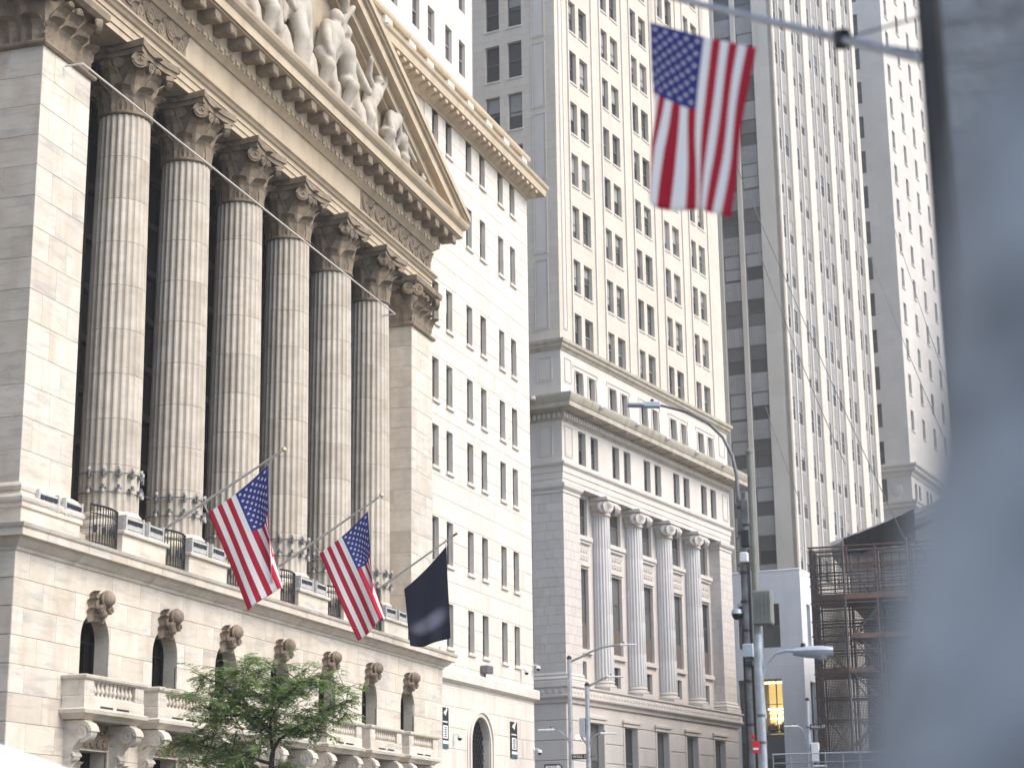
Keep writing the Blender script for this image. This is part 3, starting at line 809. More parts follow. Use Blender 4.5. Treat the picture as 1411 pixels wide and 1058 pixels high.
for u, h, ln, arm, bend, dr in ((0.0, 5.6, 0, (0.9, 0.9), 0, 1.0), (2.6, 4.9, 0.9, (0.1, 1.0), 0.35, 0.72), (5.1, 4.9, -1.0, (1.0, 0.2), 0.6, 0.72), (7.4, 3.9, 1.1, (0.6, 0.9), 0.3, 0.75), (9.6, 3.9, 1.4, (0.1, 0.8), 0.75, 0.75), (11.7, 2.9, -0.8, (0.9, 0.2), 0.6, 0.75), (13.9, 2.3, 1.6, (0.2, 0.5), 0.9, 0.75),
                                (-2.7, 4.9, -0.9, (1.0, 0.2), 0.3, 0.75), (-5.2, 4.6, 0.8, (0.1, 0.9), 0.5, 0.75), (-7.6, 3.9, -1.0, (0.9, 0.1), 0.35, 0.75), (-10.0, 3.4, -1.3, (0.5, 0.2), 0.75, 0.75)):
    figure('carved_figure', A, T(u, -0.55, 31.30), pose(h, ln, arm, bend, dr), BN, M_FIG, int(u * 10) + 500)
for u, z, r in ((1.3, 31.4, 1.0), (3.9, 31.4, 0.9), (6.3, 31.4, 0.95), (8.6, 31.4, 0.8), (10.8, 31.4, 0.75), (12.9, 31.4, 0.6), (15.2, 31.4, 0.5), (-1.3, 31.4, 1.0), (-4.0, 31.4, 0.9), (-6.4, 31.4, 0.9), (-8.9, 31.4, 0.7)):
    rk_ = MB()
    for k in range(4):
        rr_ = random.Random(int(u * 10) + k)
        rk_.lathe([(r * a * rr_.uniform(0.8, 1.1), r * c * 1.3) for a, c in ((0.5, 0), (0.55, 0.3), (0.45, 0.7), (0.3, 1.1), (0.1, 1.3))], 7, (rr_.uniform(-0.5, 0.5) * r, rr_.uniform(-0.2, 0.15), 0), ell=(1, 0.6))
    link('carved_rock', rk_.mesh('carved_rock', M_FIG, 50), A, T(u, -0.4, z - 0.1))
# carved keystones over the arches
ks = MB().cbox(-0.30, 0.30, -0.50, -0.20, 8.78, 9.62, 0.05).cbox(-0.46, 0.46, -0.36, -0.22, 8.66, 9.50, 0.05)
ks.lathe([(0.02, -0.27), (0.16, -0.23), (0.25, -0.12), (0.28, 0.0), (0.25, 0.14), (0.15, 0.25), (0.02, 0.29)], 14, (0.10, -0.62, 9.42))
ks.tube([(0.10 + 0.30 * math.cos(a), -0.62 - 0.02 * math.sin(a), 9.42 + 0.27 * math.sin(a)) for a in [2 * PI * k / 16 for k in range(17)]], 0.05, 6)
for e in (-1, 1):
    for a, zz, hh, q in ((0.28, 8.95, 0.5, 0.1), (0.38, 8.62, 0.5, 0.15), (0.26, 9.25, 0.45, 0.05), (0.40, 9.0, 0.45, 0.1), (0.12, 8.66, 0.45, 0.0)):
        leaf(ks, T(e * a, -0.30, zz) @ RZ(e * 0.4) @ Matrix.Rotation(e * q, 4, 'Y'), hh, 0.30, 0.22, 0.12)
    scroll(ks, T(e * 0.24, -0.62, 9.05) @ Matrix.Scale(e, 4, (1, 0, 0)), 0.16, 0.2)
scroll(ks, T(-0.05, -0.52, 8.92) @ RZ(PI / 2), 0.15, 0.5)
ksm = ks.mesh('keystone_carving', M_KEYS, 40)
# arched windows: glass and bronze frame
Rr = 0.83
arch = [(-Rr, 6.05)] + [(-Rr * math.cos(PI * k / 14), 8.12 + Rr * math.sin(PI * k / 14)) for k in range(15)] + [(Rr, 6.05)]
agl = MB().add([(x, 0.275, z) for x, z in arch], [tuple(range(len(arch)))]).mesh('pane', M_DARKGLASS)
afr = MB()
for x in (-0.28, 0.28): afr.box(x - 0.03, x + 0.03, 0.19, 0.27, 6.05, 8.85)
for z in (7.0, 8.12): afr.box(-Rr, Rr, 0.195, 0.272, z - 0.03, z + 0.03)
afr.tube([(x, 0.23, z) for x, z in arch], 0.05, 6)
afr = afr.mesh('arched_window', M_BRONZE)
# balconies
BH = 1.74
bal = baluster_mesh(0.44, 0.085, M_MARBLE)
slabm = MB().sweep([(-1.2, 5.74), (-0.12, 5.74), (-0.06, 5.80), (0.02, 5.86), (0.10, 5.90), (0.12, 6.0), (0.05, 6.04), (-1.2, 6.05)], [(-BH, 0.0), (-BH, -1.04), (BH, -1.04), (BH, 0.0)])
slabm = slabm.mesh('balcony', M_MARBLE)
skirt = MB().sweep([(-0.22, 6.045), (0.0, 6.045), (0.0, 6.36), (-0.03, 6.39), (-0.22, 6.39)], [(-BH, -0.32), (-BH, -1.04), (BH, -1.04), (BH, -0.32)]).mesh('plinth_course', M_MARBLE)
rail = MB().sweep([(-0.26, 6.83), (0.02, 6.83), (0.07, 6.88), (0.08, 6.95), (0.03, 6.98), (-0.28, 6.99)], [(-BH, -0.32), (-BH, -1.04), (BH, -1.04), (BH, -0.32)]).mesh('handrail', M_MARBLE)
pier = MB().cbox(-0.26, 0.26, -0.11, 0.11, 0, 0.445, 0.012)
pier.box(-0.15, 0.15, -0.118, -0.10, 0.07, 0.37)
pier = pier.mesh('corner_pier', M_MARBLE)
sidep = MB().cbox(-0.11, 0.11, -0.36, 0.36, 0, 0.445, 0.012).mesh('side_panel', M_MARBLE)
slot = MB().box(-0.36, 0.36, -1.052, -1.03, 6.085, 6.135).mesh('drain_slot', M_BLACK)
cb2 = MB()
scroll(cb2, T(0, -0.86, 5.40) @ RZ(PI / 2) @ Matrix.Scale(-1, 4, (1, 0, 0)), 0.33, 0.46, 1.7, 26)
cb2.add(*(lambda P: ([(-0.21, y, z) for y, z in P] + [(0.21, y, z) for y, z in P], [tuple(range(len(P))), tuple(range(len(P), 2 * len(P)))[::-1]] + [(i, (i + 1) % len(P), len(P) + (i + 1) % len(P), len(P) + i) for i in range(len(P))]))(
    [(-0.235, 5.72), (-0.95, 5.72), (-1.02, 5.45), (-0.8, 5.18), (-0.62, 5.0), (-0.55, 4.8), (-0.52, 4.5), (-0.38, 4.2), (-0.32, 3.95), (-0.235, 3.95)]))
scroll(cb2, T(0, -0.50, 4.72) @ RZ(PI / 2) @ Matrix.Scale(-1, 4, (1, 0, 0)), 0.17, 0.44, 1.5)
leaf(cb2, T(0, -0.50, 3.85), 0.8, 0.44, 0.2)
corb = cb2.mesh('scroll_corbel', M_MARBLE, 40)
pan = MB().box(-0.95, 0.95, -0.34, -0.22, 5.02, 5.70)
for i in range(5):
    scroll(pan, T(-0.72 + i * 0.36, -0.36, 5.36) @ Matrix.Scale((-1) ** i, 4, (1, 0, 0)), 0.20, 0.16)
    leaf(pan, T(-0.72 + i * 0.36, -0.34, 5.06), 0.42, 0.3, 0.14, 0.03)
pan = pan.mesh('carved_apron', M_CARVED)
dpane = MB().box(-1.0, 1.0, 0.27, 0.29, 0.1, 4.95).mesh('door_glass', M_DARKGLASS)
for k, u in enumerate(WC):
    wd = link('arched_window', afr, A, T(u, 0, 0)); link('pane', agl, wd)
    link('keystone_carving', ksm, A, T(u, -0.02, 8.72) @ Matrix.Diagonal((0.92, 0.92, 0.86, 1)) @ T(0, 0, -8.72))
    b_ = link('balcony', slabm, A, T(u, -0.0, 0))
    link('plinth_course', skirt, b_); link('handrail', rail, b_)
    for e in (-1, 1):
        link('corner_pier', pier, b_, T(e * (BH - 0.27), -0.92, 6.388)); link('side_panel', sidep, b_, T(e * (BH - 0.12), -0.45, 6.388))
        link('drain_slot', slot, b_, T(e * 0.47, 0, 0)); link('scroll_corbel', corb, b_, T(e * 1.30, 0, 0))
    for i in range(10): link('baluster', bal, b_, T(-1.04 + i * 0.231, -0.92, 6.388))
    link('carved_apron', pan, b_)
    dg = link('doorway', dpane, A, T(u, 0, 0))
# iron railings between the column pedestals
def railing(u0, u1):
    ra = MB(); n = int((u1 - u0) / 0.13)
    bow = lambda t: -0.50 - 0.14 * math.sin(PI * t)
    for i in range(n + 1):
        t = i / n; x = u0 + (u1 - u0) * t
        ra.tube([(x, bow(t), 10.79), (x, bow(t), 11.98)], 0.017, 4)
    for z, r in ((10.9, 0.02), (11.75, 0.018), (12.0, 0.035)):
        ra.tube([(u0 + (u1 - u0) * t / 8, bow(t / 8), z) for t in range(9)], r, 5)
    for i in range(0, n, 3):
        t = (i + 1.5) / n
        if t < 1: scroll(ra, T(u0 + (u1 - u0) * t, bow(t), 11.3), 0.13, 0.03, 1.3, 10)
    return ra.mesh('iron_railing', M_IRON)
rm = railing(-(BAY - 2.95) / 2, (BAY - 2.95) / 2)
for k in range(5): link('iron_railing', rm, A, T(CU[k] + BAY / 2, 0, 0))
re_ = railing(-0.8, 0.8)
link('iron_railing', re_, A, T(-13.25, 0, 0)); link('iron_railing', re_, A, T(13.25, 0, 0))

# ================================================================== B: the plain annex beyond it
rotB = R(90 - (19.5614 - 17.0792))
B = thing('annex_building', 'plain pale marble office wing with paired narrow windows beside the columned building', 'building', T(-28.9, 79.0, 0) @ RZ(rotB))
LB = 16.08
colsB = [2.25, 4.08, 6.88, 8.88, 11.68, 13.58]
rowsB = [(11.55, 13.6), (15.42, 17.52), (19.95, 21.97), (23.2, 25.27), (27.05, 29.13), (32.25, 34.38), (36.25, 38.0)]
opsB = [Op(c, 0.42, a, b) for a, b in rowsB for c in colsB]
archB = Op(7.98, 1.28, 0.1, 8.55, True)
wall(B, I4, -6, LB - 0.03, 0, 38.6, opsB + [archB], 0.07, 0.30, M_ANNEX, 'front_wall')
vb = [2.0 + 0.975 * i for i in range(38)]
block_wall(B, I4, 0.9, LB, vb, 2.3, opsB + [archB], 0.0, 0.10, M_ANNEX, gap=0.012, ch=0.008, seed=21, maxobj=290)
link('north_wall', MB().box(LB - 0.05, LB - 0.005, 0.06, 25, 0, 38.6).mesh('north_wall', M_ANNEX), B)
LOUV = {(1, 0), (1, 2), (2, 1), (3, 0), (3, 1), (3, 2)}
for r, (a, b) in enumerate(rowsB):
    for c, u in enumerate(colsB):
        window(B, I4, Op(u, 0.42, a, b), 0.28, 'sash', M_FRAME, None, (0.07, 0.10, 0.16), (r, c) in LOUV, sillmat=M_ANNEX, blind=0 if (r, c) in LOUV else random.choice((0, 0, 0, 0.35, 0.5)))
link('belt_course', MB().sweep([(-0.1, 9.93), (0.10, 9.93), (0.14, 10.0), (0.24, 10.02), (0.26, 10.42), (0.20, 10.5), (-0.1, 10.52)], [(-3, 0), (LB, 0), (LB, 12)]).mesh('belt_course', M_ANNEX), B)
# arched entrance with moulded surround and lattice grille
sur = MB()
for r0, r1, y0 in ((1.30, 1.50, -0.08), (1.50, 1.66, -0.16), (1.66, 1.80, -0.06)):
    for k in range(20):
        a0, a1 = PI * k / 20, PI * (k + 1) / 20
        P = [(7.98 - rr * math.cos(a), 7.27 + rr * math.sin(a)) for rr, a in ((r0, a0), (r1, a0), (r1, a1), (r0, a1))]
        sur.add([(x, y0, z) for x, z in P] + [(x, 0.06, z) for x, z in P], [(0, 1, 2, 3), (4, 7, 6, 5), (0, 4, 5, 1), (1, 5, 6, 2), (2, 6, 7, 3), (3, 7, 4, 0)])
    for e in (-1, 1): sur.box(7.98 + e * (r0 + r1) / 2 - (r1 - r0) / 2, 7.98 + e * (r0 + r1) / 2 + (r1 - r0) / 2, y0, 0.06, 0.1, 7.27)
door = link('arched_entrance', sur.mesh('arched_entrance', M_ANNEX), B)
ag = [(7.98 + q[0] - archB.uc, q[1]) for q in archB.ring()]
link('pane', MB().add([(x, 0.36, z) for x, z in ag], [tuple(range(len(ag)))]).mesh('entrance_pane', M_DARKGLASS), door)
gr = MB()
for i in range(-9, 22):
    for s in (-1, 1):
        x0, z0 = 7.98 - s * 1.28, 0.2 + i * 0.45
        pts = []
        for q in range(27):
            x = x0 + s * q * 0.1; z = z0 + q * 0.14
            if abs(x - 7.98) < archB.w(max(z, 0.2)) and z > 0.1 and z < 8.55: pts.append((x, 0.30, z))
        if len(pts) > 1: gr.tube([pts[0], pts[-1]], 0.022, 4)
link('lattice_grille', gr.mesh('lattice_grille', M_IRON), door)
# cornice, parapet and set-back tower
link('cornice', MB().sweep([(-0.2, 38.0), (0.06, 38.0), (0.12, 38.1), (0.40, 38.25), (0.44, 38.35), (0.85, 38.38), (0.88, 38.75), (0.98, 38.85), (1.02, 39.0), (-0.2, 39.1)], [(-6, 0), (LB, 0), (LB, 12)]).mesh('cornice', M_ENTAB), B)
par = MB().sweep([(-0.5, 39.08), (-0.05, 39.08), (-0.05, 40.3), (-0.5, 40.3)], [(-6, 0), (LB, 0), (LB, 12)])
link('parapet', par.mesh('parapet', M_ANNEX), B)
link('parapet_coping', MB().sweep([(-0.6, 40.3), (0.14, 40.3), (0.2, 40.42), (0.2, 40.6), (-0.6, 40.66)], [(-6, 0), (LB, 0), (LB, 12)]).mesh('parapet_coping', M_ENTAB), B)
pb = MB().cbox(-0.42, 0.42, -0.16, 0.2, 39.09, 40.29, 0.02).mesh('parapet_block', M_ANNEX)
for u in (-3.9, -1, 1.3, 4.1, 6.9, 9.7, 12.4, 15.4): link('parapet_block', pb, B, T(u, 0, 0))
mdb = MB().cbox(-0.16, 0.16, -0.80, -0.1, 38.16, 38.36, 0.02).mesh('modillion', M_ENTAB)
for i in range(28): link('modillion', mdb, B, T(-5 + i * 0.76, 0, 0))
link('roof_terrace', MB().box(-5.9, LB - 0.3, 0.3, 25, 38.5, 39.2).mesh('roof_terrace', M_ANNEX), B)
tw = [Op(u, 0.5, z, z + 2.1) for z in (41.4, 45.4, 49.4, 53.4, 57.4, 61.4, 65.4) for u in (-3.2, -0.9, 2.2, 4.4, 7.4, 9.6, 12.2, 14.3)]
wall(B, I4, -6, 16.0, 39.1, 72, tw, 3.2, 0.3, M_ANNEX, 'tower_wall')
for o_ in tw: window(B, I4, o_, 3.42, 'sash', M_FRAMEL)
link('tower_side', MB().box(15.9, 15.99, 3.2, 24, 39.1, 72).mesh('tower_side', M_ANNEX), B)
link('tower_roof', MB().box(-6, 15.98, 3.21, 24, 71.9, 72.1).mesh('tower_roof', M_ANNEX), B)

# ================================================================== C: the bank tower across the cross street
PC = at_y(778, 800, 110)
rotC = R(90 - (28.0111 - 17.0792))
C = thing('bank_tower', 'cream stone tower whose base has four round columns with scrolled capitals under a heavy cornice', 'building', T(PC.x, PC.y, 0) @ RZ(rotC))
LC, DC = 28.4, 30.0
BC = [14.15 + 5.12 * k for k in (-2, -1, 0, 1, 2)]
cpath = lambda dn=DC: [(0, dn), (0, 0), (LC, 0), (LC, 6)]
# rusticated ground storeys
gops = [Op(b + 0.2, 1.0, 5.6, 10.03) for b in BC] + [Op(b + 0.2, 1.0, 0.1, 4.4) for b in BC]
wall(C, I4, 0.05, LC - 0.05, 0, 11.2, gops, 0.06, 0.5, M_GRANITE, 'base_wall')
gv = [0.5, 1.7, 2.9, 4.1, 5.25, 6.45, 7.65, 8.85, 10.05, 11.12]
block_wall(C, I4, 0, LC, gv, 40, gops, 0, 0.1, M_GRANITE, gap=0.05, ch=0.03, seed=31)
for o_ in gops[:5]:
    wd = window(C, I4, o_, 0.42, 'cross', M_FRAME, None, (0.12, 0.1, 0.2))
    hd = MB().cbox(-1.35, 1.35, -0.18, 0.05, 0, 0.2, 0.02).cbox(-1.25, 1.25, -0.10, 0.04, -0.24, -0.003, 0.02)
    link('window_head', hd.mesh('window_head', M_GRANITE), wd, T(0, -0.42, o_.vt - o_.vb + 0.27))
    for e in (-1, 1): link('jamb', MB().cbox(-0.11, 0.11, -0.06, 0.05, 0, 4.4, 0.015).mesh('jamb', M_GRANITE), wd, T(e * 1.115, -0.42, 0))
for o_ in gops[5:]: window(C, I4, o_, 0.42, 'cross', M_FRAME)
CS = T(0, 0, 0) @ SIDE
wall(C, CS, -DC, -0.05, 0, 11.2, [], 0.06, 0.1, M_GRANITE, 'south_base_wall')
block_wall(C, CS, -7.8, 0, gv, 40, [], 0, 0.1, M_GRANITE, gap=0.05, ch=0.03, seed=33)
link('carved_belt', MB().sweep([(-0.2, 11.1), (0.12, 11.1), (0.16, 11.3), (0.34, 11.42), (0.36, 11.52), (0.26, 11.56), (0.26, 12.0), (0.36, 12.05), (0.36, 12.14), (-0.2, 12.16)], cpath()).mesh('carved_belt', M_GRANITE), C)
ro = MB().lathe([(0.02, -0.05), (0.16, -0.03), (0.2, 0.0), (0.1, 0.05), (0.02, 0.07)], 8).mesh('rosette', M_GRANITE)
for i in range(62): link('rosette', ro, C, T(0.2 + i * 0.455, -0.26, 11.78) @ Matrix.Rotation(PI / 2, 4, 'X'))
for i in range(8): link('rosette', ro, C, CS @ T(-0.2 - i * 0.455, -0.26, 11.78) @ Matrix.Rotation(PI / 2, 4, 'X'))
# colonnade storey
pv = [12.95 + 0.5865 * i for i in range(21)]
for u0, u1 in ((0.0, 2.35), (26.05, LC)):
    pr_ = link('corner_pier', MB().box(u0 + 0.05, u1 - 0.05, 0.05, 2.2, 12.1, 24.6).mesh('corner_pier', M_GRANITE), C)
    block_wall(pr_, I4, u0, u1, pv, 0.8, [], 0, 0.09, M_GRANITE, gap=0.012, ch=0.006, seed=41)
    block_wall(pr_, T(u0, 0, 0) @ SIDE, -2.2, 0, pv, 0.75, [], 0, 0.09, M_GRANITE, gap=0.012, ch=0.006, seed=43)
    pp = [(u0, 2.2), (u0, 0), (u1, 0), (u1, 2.2)]
    link('pier_base', MB().sweep([(-0.2, 12.15), (0.2, 12.15), (0.22, 12.4), (0.16, 12.45), (0.2, 12.55), (0.14, 12.66), (0.06, 12.72), (0.1, 12.8), (0.02, 12.95), (-0.2, 12.95)], pp).mesh('pier_base', M_GRANITE), pr_)
    link('pier_capital', MB().sweep([(-0.2, 24.12), (0.04, 24.12), (0.06, 24.2), (0.02, 24.3), (0.14, 24.42), (0.2, 24.5), (0.22, 24.72), (-0.2, 24.74)], pp).mesh('pier_capital', M_GRANITE), pr_)
wall(C, CS, -DC, -2.21, 12.1, 34, [], 0.25, 0.1, M_GRANITEJ, 'south_wall')
block_wall(C, CS, -5.2, -2.22, pv, 0.75, [], 0.18, 0.09, M_GRANITE, gap=0.012, ch=0.006, seed=45)
cops = []
for b in BC:
    cops += [Op(b, 1.25, 14.75, 19.95), Op(b, 1.25, 22.12, 24.55), Op(b, 0.72, 12.35, 14.0)]
wall(C, I4, 2.3, 26.1, 12.1, 24.8, cops, 0.85, 0.35, M_GRANITE, 'recess_wall')
M_BRNZ = plain('bronze_window_panel', (0.16, 0.12, 0.10), 0.5, 0.2, var=0.2)
sp = MB().box(-1.3, 1.3, -0.14, 0.2, 0, 0.22).box(-1.22, 1.22, -0.06, 0.2, 0.22, 1.42).cbox(-1.38, 1.38, -0.22, 0.2, 1.42, 1.6, 0.02).cbox(-1.45, 1.45, -0.32, 0.2, 1.6, 1.9, 0.03)
rl = MB()
for i in range(6):
    for j in range(2):
        scroll(rl, T(-0.95 + i * 0.38, -0.07, 0.55 + j * 0.5) @ Matrix.Scale((-1) ** (i + j), 4, (1, 0, 0)), 0.21, 0.12, 1.4, 14)
sp = sp.mesh('carved_spandrel', M_GRANITE); rl = rl.mesh('relief', M_GRANITE)
for b in BC:
    window(C, I4, Op(b, 1.25, 14.75, 19.95), 1.1, 'tall', M_FRAME, None, (0.2, 0.2, 0.3), wy=0.85)
    lw = link('bronze_panel', MB().box(-1.17, 1.17, 1.04, 1.07, 14.83, 16.45).mesh('bronze_panel', M_BRNZ), C, T(b, 0, 0))
    window(C, I4, Op(b, 1.25, 22.12, 24.55), 1.1, 'cross', M_FRAME)
    window(C, I4, Op(b, 0.72, 12.35, 14.0), 1.1, 'plain', M_FRAME)
    s_ = link('carved_spandrel', sp, C, T(b, 0.85, 20.1)); link('relief', rl, s_)
# columns with scrolled capitals
cbm = MB().cbox(-0.82, 0.82, -0.82, 0.82, 12.15, 12.42, 0.02)
cbm.lathe([(0.80, 12.42), (0.84, 12.48), (0.80, 12.58), (0.68, 12.62), (0.66, 12.68), (0.72, 12.74), (0.70, 12.82), (0.63, 12.9), (0.6, 12.9)], 36)
cbm = cbm.mesh('column', M_GRANITE, 35)
nd = 5; zz0, zz1 = 12.9, 23.55
dr = [drum_mesh(0.69 - 0.075 * (i / nd) ** 1.4, 0.69 - 0.075 * ((i + 1) / nd) ** 1.4, (zz1 - zz0) / nd, M_BCOL, 20, 0.10, 0.006) for i in range(nd)]
ic = MB().lathe([(0.55, 0), (0.60, 0.04), (0.58, 0.12), (0.56, 0.2), (0.66, 0.45), (0.72, 0.6)], 24)
for k in range(4):
    for e in (-1, 1):
        scroll(ic, RZ(PI / 2 * k) @ T(e * 0.58, -0.74, 0.50) @ RZ(e * 0.45) @ Matrix.Scale(e, 4, (1, 0, 0)), 0.40, 0.2, 1.8, 22)
    ic.add([RZ(PI / 2 * k) @ Vector(v) for v in MB().box(-0.5, 0.5, -0.82, -0.4, 0.62, 0.86).v], MB().box(0, 1, 0, 1, 0, 1).f)
    leaf(ic, RZ(PI / 2 * k) @ T(0, -0.62, 0.3), 0.4, 0.4, 0.16, 0.03)
ic.cbox(-0.88, 0.88, -0.88, 0.88, 0.9, 1.17, 0.04)
icm = ic.mesh('capital', M_GRANITE, 40)
for k in range(4):
    c = link('column', cbm, C, T((BC[k] + BC[k + 1]) / 2, 0.53, 0))
    for i in range(nd): link('drum', dr[i], c, T(0, 0, zz0 + i * (zz1 - zz0) / nd))
    link('capital', icm, c, T(0, 0, zz1) @ Matrix.Diagonal((1.2, 1.2, 1.02, 1)))
link('entablature', MB().sweep([(-2.4, 24.76), (-0.04, 24.76), (-0.04, 25.05), (0.0, 25.05), (0.0, 25.42), (0.05, 25.46), (0.05, 25.8), (0.1, 25.85), (0.2, 25.95), (0.22, 26.1), (-2.4, 26.12)], cpath()).mesh('entablature', M_GRANITE), C)
mk = MB().box(-0.35, 0.35, -0.055, -0.03, 25.2, 25.24).mesh('carved_bracket', M_GRANITE)
# attic storey with paired windows, then the cornice
aops = [Op(b + e * 0.92 - 0.1, 0.55, 26.32, 28.5) for b in BC for e in (-1, 1)]
wall(C, I4, 0, LC, 26.1, 28.9, aops, 0.0, 0.4, M_GRANITE, 'attic_wall')
for o_ in aops: window(C, I4, o_, 0.34, 'sash', M_FRAME)
def panel(parent, M, u0, u1, v0, v1, mat, y=0.0):
    p = MB(); t = 0.05
    for a, b, c, d in ((u0, u1, v0, v0 + t), (u0, u1, v1 - t, v1), (u0, u0 + t, v0 + t, v1 - t), (u1 - t, u1, v0 + t, v1 - t)): p.box(a, b, y - 0.05, y + 0.02, c, d)
    p.box(u0 + 0.14, u1 - 0.14, y - 0.025, y + 0.02, v0 + 0.14, v1 - 0.14)
    return link('panel', p.mesh('panel', mat), parent, M)
for u0, u1 in ((0.35, 1.45), (27.0, 28.05)): panel(C, I4, u0, u1, 26.5, 28.5, M_GRANITE)
panel(C, CS, -1.7, -0.65, 26.5, 28.5, M_GRANITE)
sdw = wall(C, CS, -2.2, 0, 26.1, 28.9, [], 0, 0.1, M_GRANITE, 'south_attic_wall')
link('cornice', MB().sweep([(-0.3, 28.75), (0.05, 28.75), (0.1, 28.85), (0.14, 28.88), (0.14, 29.22), (0.22, 29.28), (0.3, 29.34), (1.15, 29.36), (1.15, 29.66), (1.2, 29.7), (1.3, 29.9), (1.36, 30.08), (1.36, 30.2), (-0.3, 30.3)], cpath()).mesh('cornice', M_CORN), C)
dnt = MB().box(-0.11, 0.11, -0.30, -0.12, 28.9, 29.2).mesh('dentil', M_GRANITE)
for i in range(82): link('dentil', dnt, C, T(-0.1 + i * 0.35, 0, 0))
for i in range(22): link('dentil', dnt, C, CS @ T(-0.05 - i * 0.35, 0, 0))
mb2 = MB().box(-0.22, 0.22, -1.05, -0.28, 29.26, 29.355).mesh('soffit_block', M_CORN)
for b in BC:
    for e in (-1.28, 1.28): link('soffit_block', mb2, C, T(b + e, 0, 0))
lion = MB().lathe([(0.02, -0.16), (0.14, -0.12), (0.2, 0), (0.14, 0.14), (0.02, 0.17)], 10)
for e in (-1, 1): lion.lathe([(0.02, -0.05), (0.07, 0), (0.02, 0.06)], 6, (e * 0.14, 0.02, 0.14))
lion.lathe([(0.02, -0.05), (0.09, 0), (0.02, 0.07)], 8, (0, -0.17, -0.05))
lion = lion.mesh('lion_mask', M_GRANITE, 60)
for u in (3.0, 8.6, 13.6, 18.9, 24.0): link('lion_mask', lion, C, T(u, -1.36, 30.0))
link('lion_mask', lion, C, CS @ T(-1.3, -1.36, 30.0))
# storey above the cornice
sops = [Op(b + e * 0.92 - 0.35, 0.56, 30.95, 32.48) for b in BC for e in (-1, 1)]
wall(C, I4, 0, LC, 30.2, 33.5, sops, 0.0, 0.4, M_GRANITE, 'upper_attic_wall')
wall(C, CS, -2.22, 0, 30.2, 33.5, [], 0, 0.1, M_GRANITE, 'south_upper_attic')
for o_ in sops: window(C, I4, o_, 0.34, 'sash', M_FRAME)
fr_ = MB()
for a, b, c, d in ((-1.85, 1.85, 32.74, 32.80), (-1.85, -1.79, 32.5, 32.74), (1.79, 1.85, 32.5, 32.74)): fr_.box(a, b, -0.05, 0.02, c, d)
for e in (-0.98, 0.98):
    for s in (-1, 1):
        fr_.add([(e + s * 0.56, 0.01, 30.3), (e + s * 0.80, 0.01, 30.3), (e + s * 0.66, 0.01, 32.5), (e + s * 0.56, 0.01, 32.5), (e + s * 0.58, -0.14, 30.3), (e + s * 0.74, -0.14, 30.3), (e + s * 0.64, -0.06, 32.5), (e + s * 0.58, -0.06, 32.5)],
                [(4, 5, 6, 7), (0, 4, 7, 3), (1, 2, 6, 5), (3, 7, 6, 2), (0, 1, 5, 4)])
fr_ = fr_.mesh('window_surround', M_GRANITE)
for b in BC: link('window_surround', fr_, C, T(b - 0.35, 0, 0))
for u0, u1 in ((0.5, 1.5), (26.7, 27.9)): panel(C, I4, u0, u1, 31.4, 33.0, M_GRANITE)
panel(C, CS, -1.7, -0.6, 31.4, 33.0, M_GRANITE); panel(C, CS, -4.2, -2.6, 31.4, 33.0, M_GRANITE, 0.25)
link('belt_moulding', MB().sweep([(-0.4, 33.4), (0.06, 33.4), (0.1, 33.5), (0.26, 33.62), (0.28, 33.78), (0.4, 33.86), (0.42, 34.05), (-0.4, 34.15)], cpath()).mesh('belt_moulding', M_CORN), C)
# shaft
ZT = 76.0
shops = []
for k in range(11):
    zb = 34.16 if k == 0 else 34.12 + 3.72 * k
    shops += [Op(b + e * 0.88 - 0.42, 0.62, zb, 36.40 + 3.72 * k) for b in BC for e in (-1, 1)]
wall(C, I4, 0, LC, 34.1, ZT, shops, 0.0, 0.38, M_GRANITEJ, 'shaft_wall')
for o_ in shops: window(C, I4, o_, 0.3, 'sash', random.choice((M_FRAME, M_FRAME, M_FRAMEL)), None, (0.08, 0.06, 0.14) if o_.vb > 35 else None, blind=random.choice((0, 0, 0.3, 0.5, 0.7)))
rb = MB().box(-0.09, 0.09, -0.10, 0.01, 34.12, ZT).mesh('rib', M_GRANITE)
for b in BC:
    for e in (-2.0, 1.75): link('rib', rb, C, T(b + e, 0, 0))
sops2 = []
for k in range(7):
    for dd in (3.05, 4.75, 8.3, 10.0, 13.5, 15.2): sops2.append(Op(-dd, 0.55, 41.6 + 3.73 * k, 44.2 + 3.73 * k))
wall(C, CS, -DC, 0, 34.1, ZT, sops2, 0.0, 0.38, M_GRANITEJ, 'south_shaft_wall')
for o_ in sops2: window(C, CS, o_, 0.3, 'sash', M_FRAME, None, (0.08, 0.06, 0.14), blind=random.choice((0, 0.4, 0.6)))
for k in range(8): panel(C, CS, -1.75, -0.75, 34.9 + 5.1 * k, 39.6 + 5.1 * k, M_GRANITE)
panel(C, I4, 0.5, 1.1, 34.9, 60, M_GRANITE)
link('roof', MB().box(0.1, LC - 0.1, 0.1, DC, ZT - 0.1, ZT + 0.3).mesh('roof', M_GRANITE), C)
link('north_wall', MB().box(LC - 0.08, LC - 0.01, 0.06, DC, 0, ZT - 0.1).mesh('north_wall', M_GRANITEJ), C)

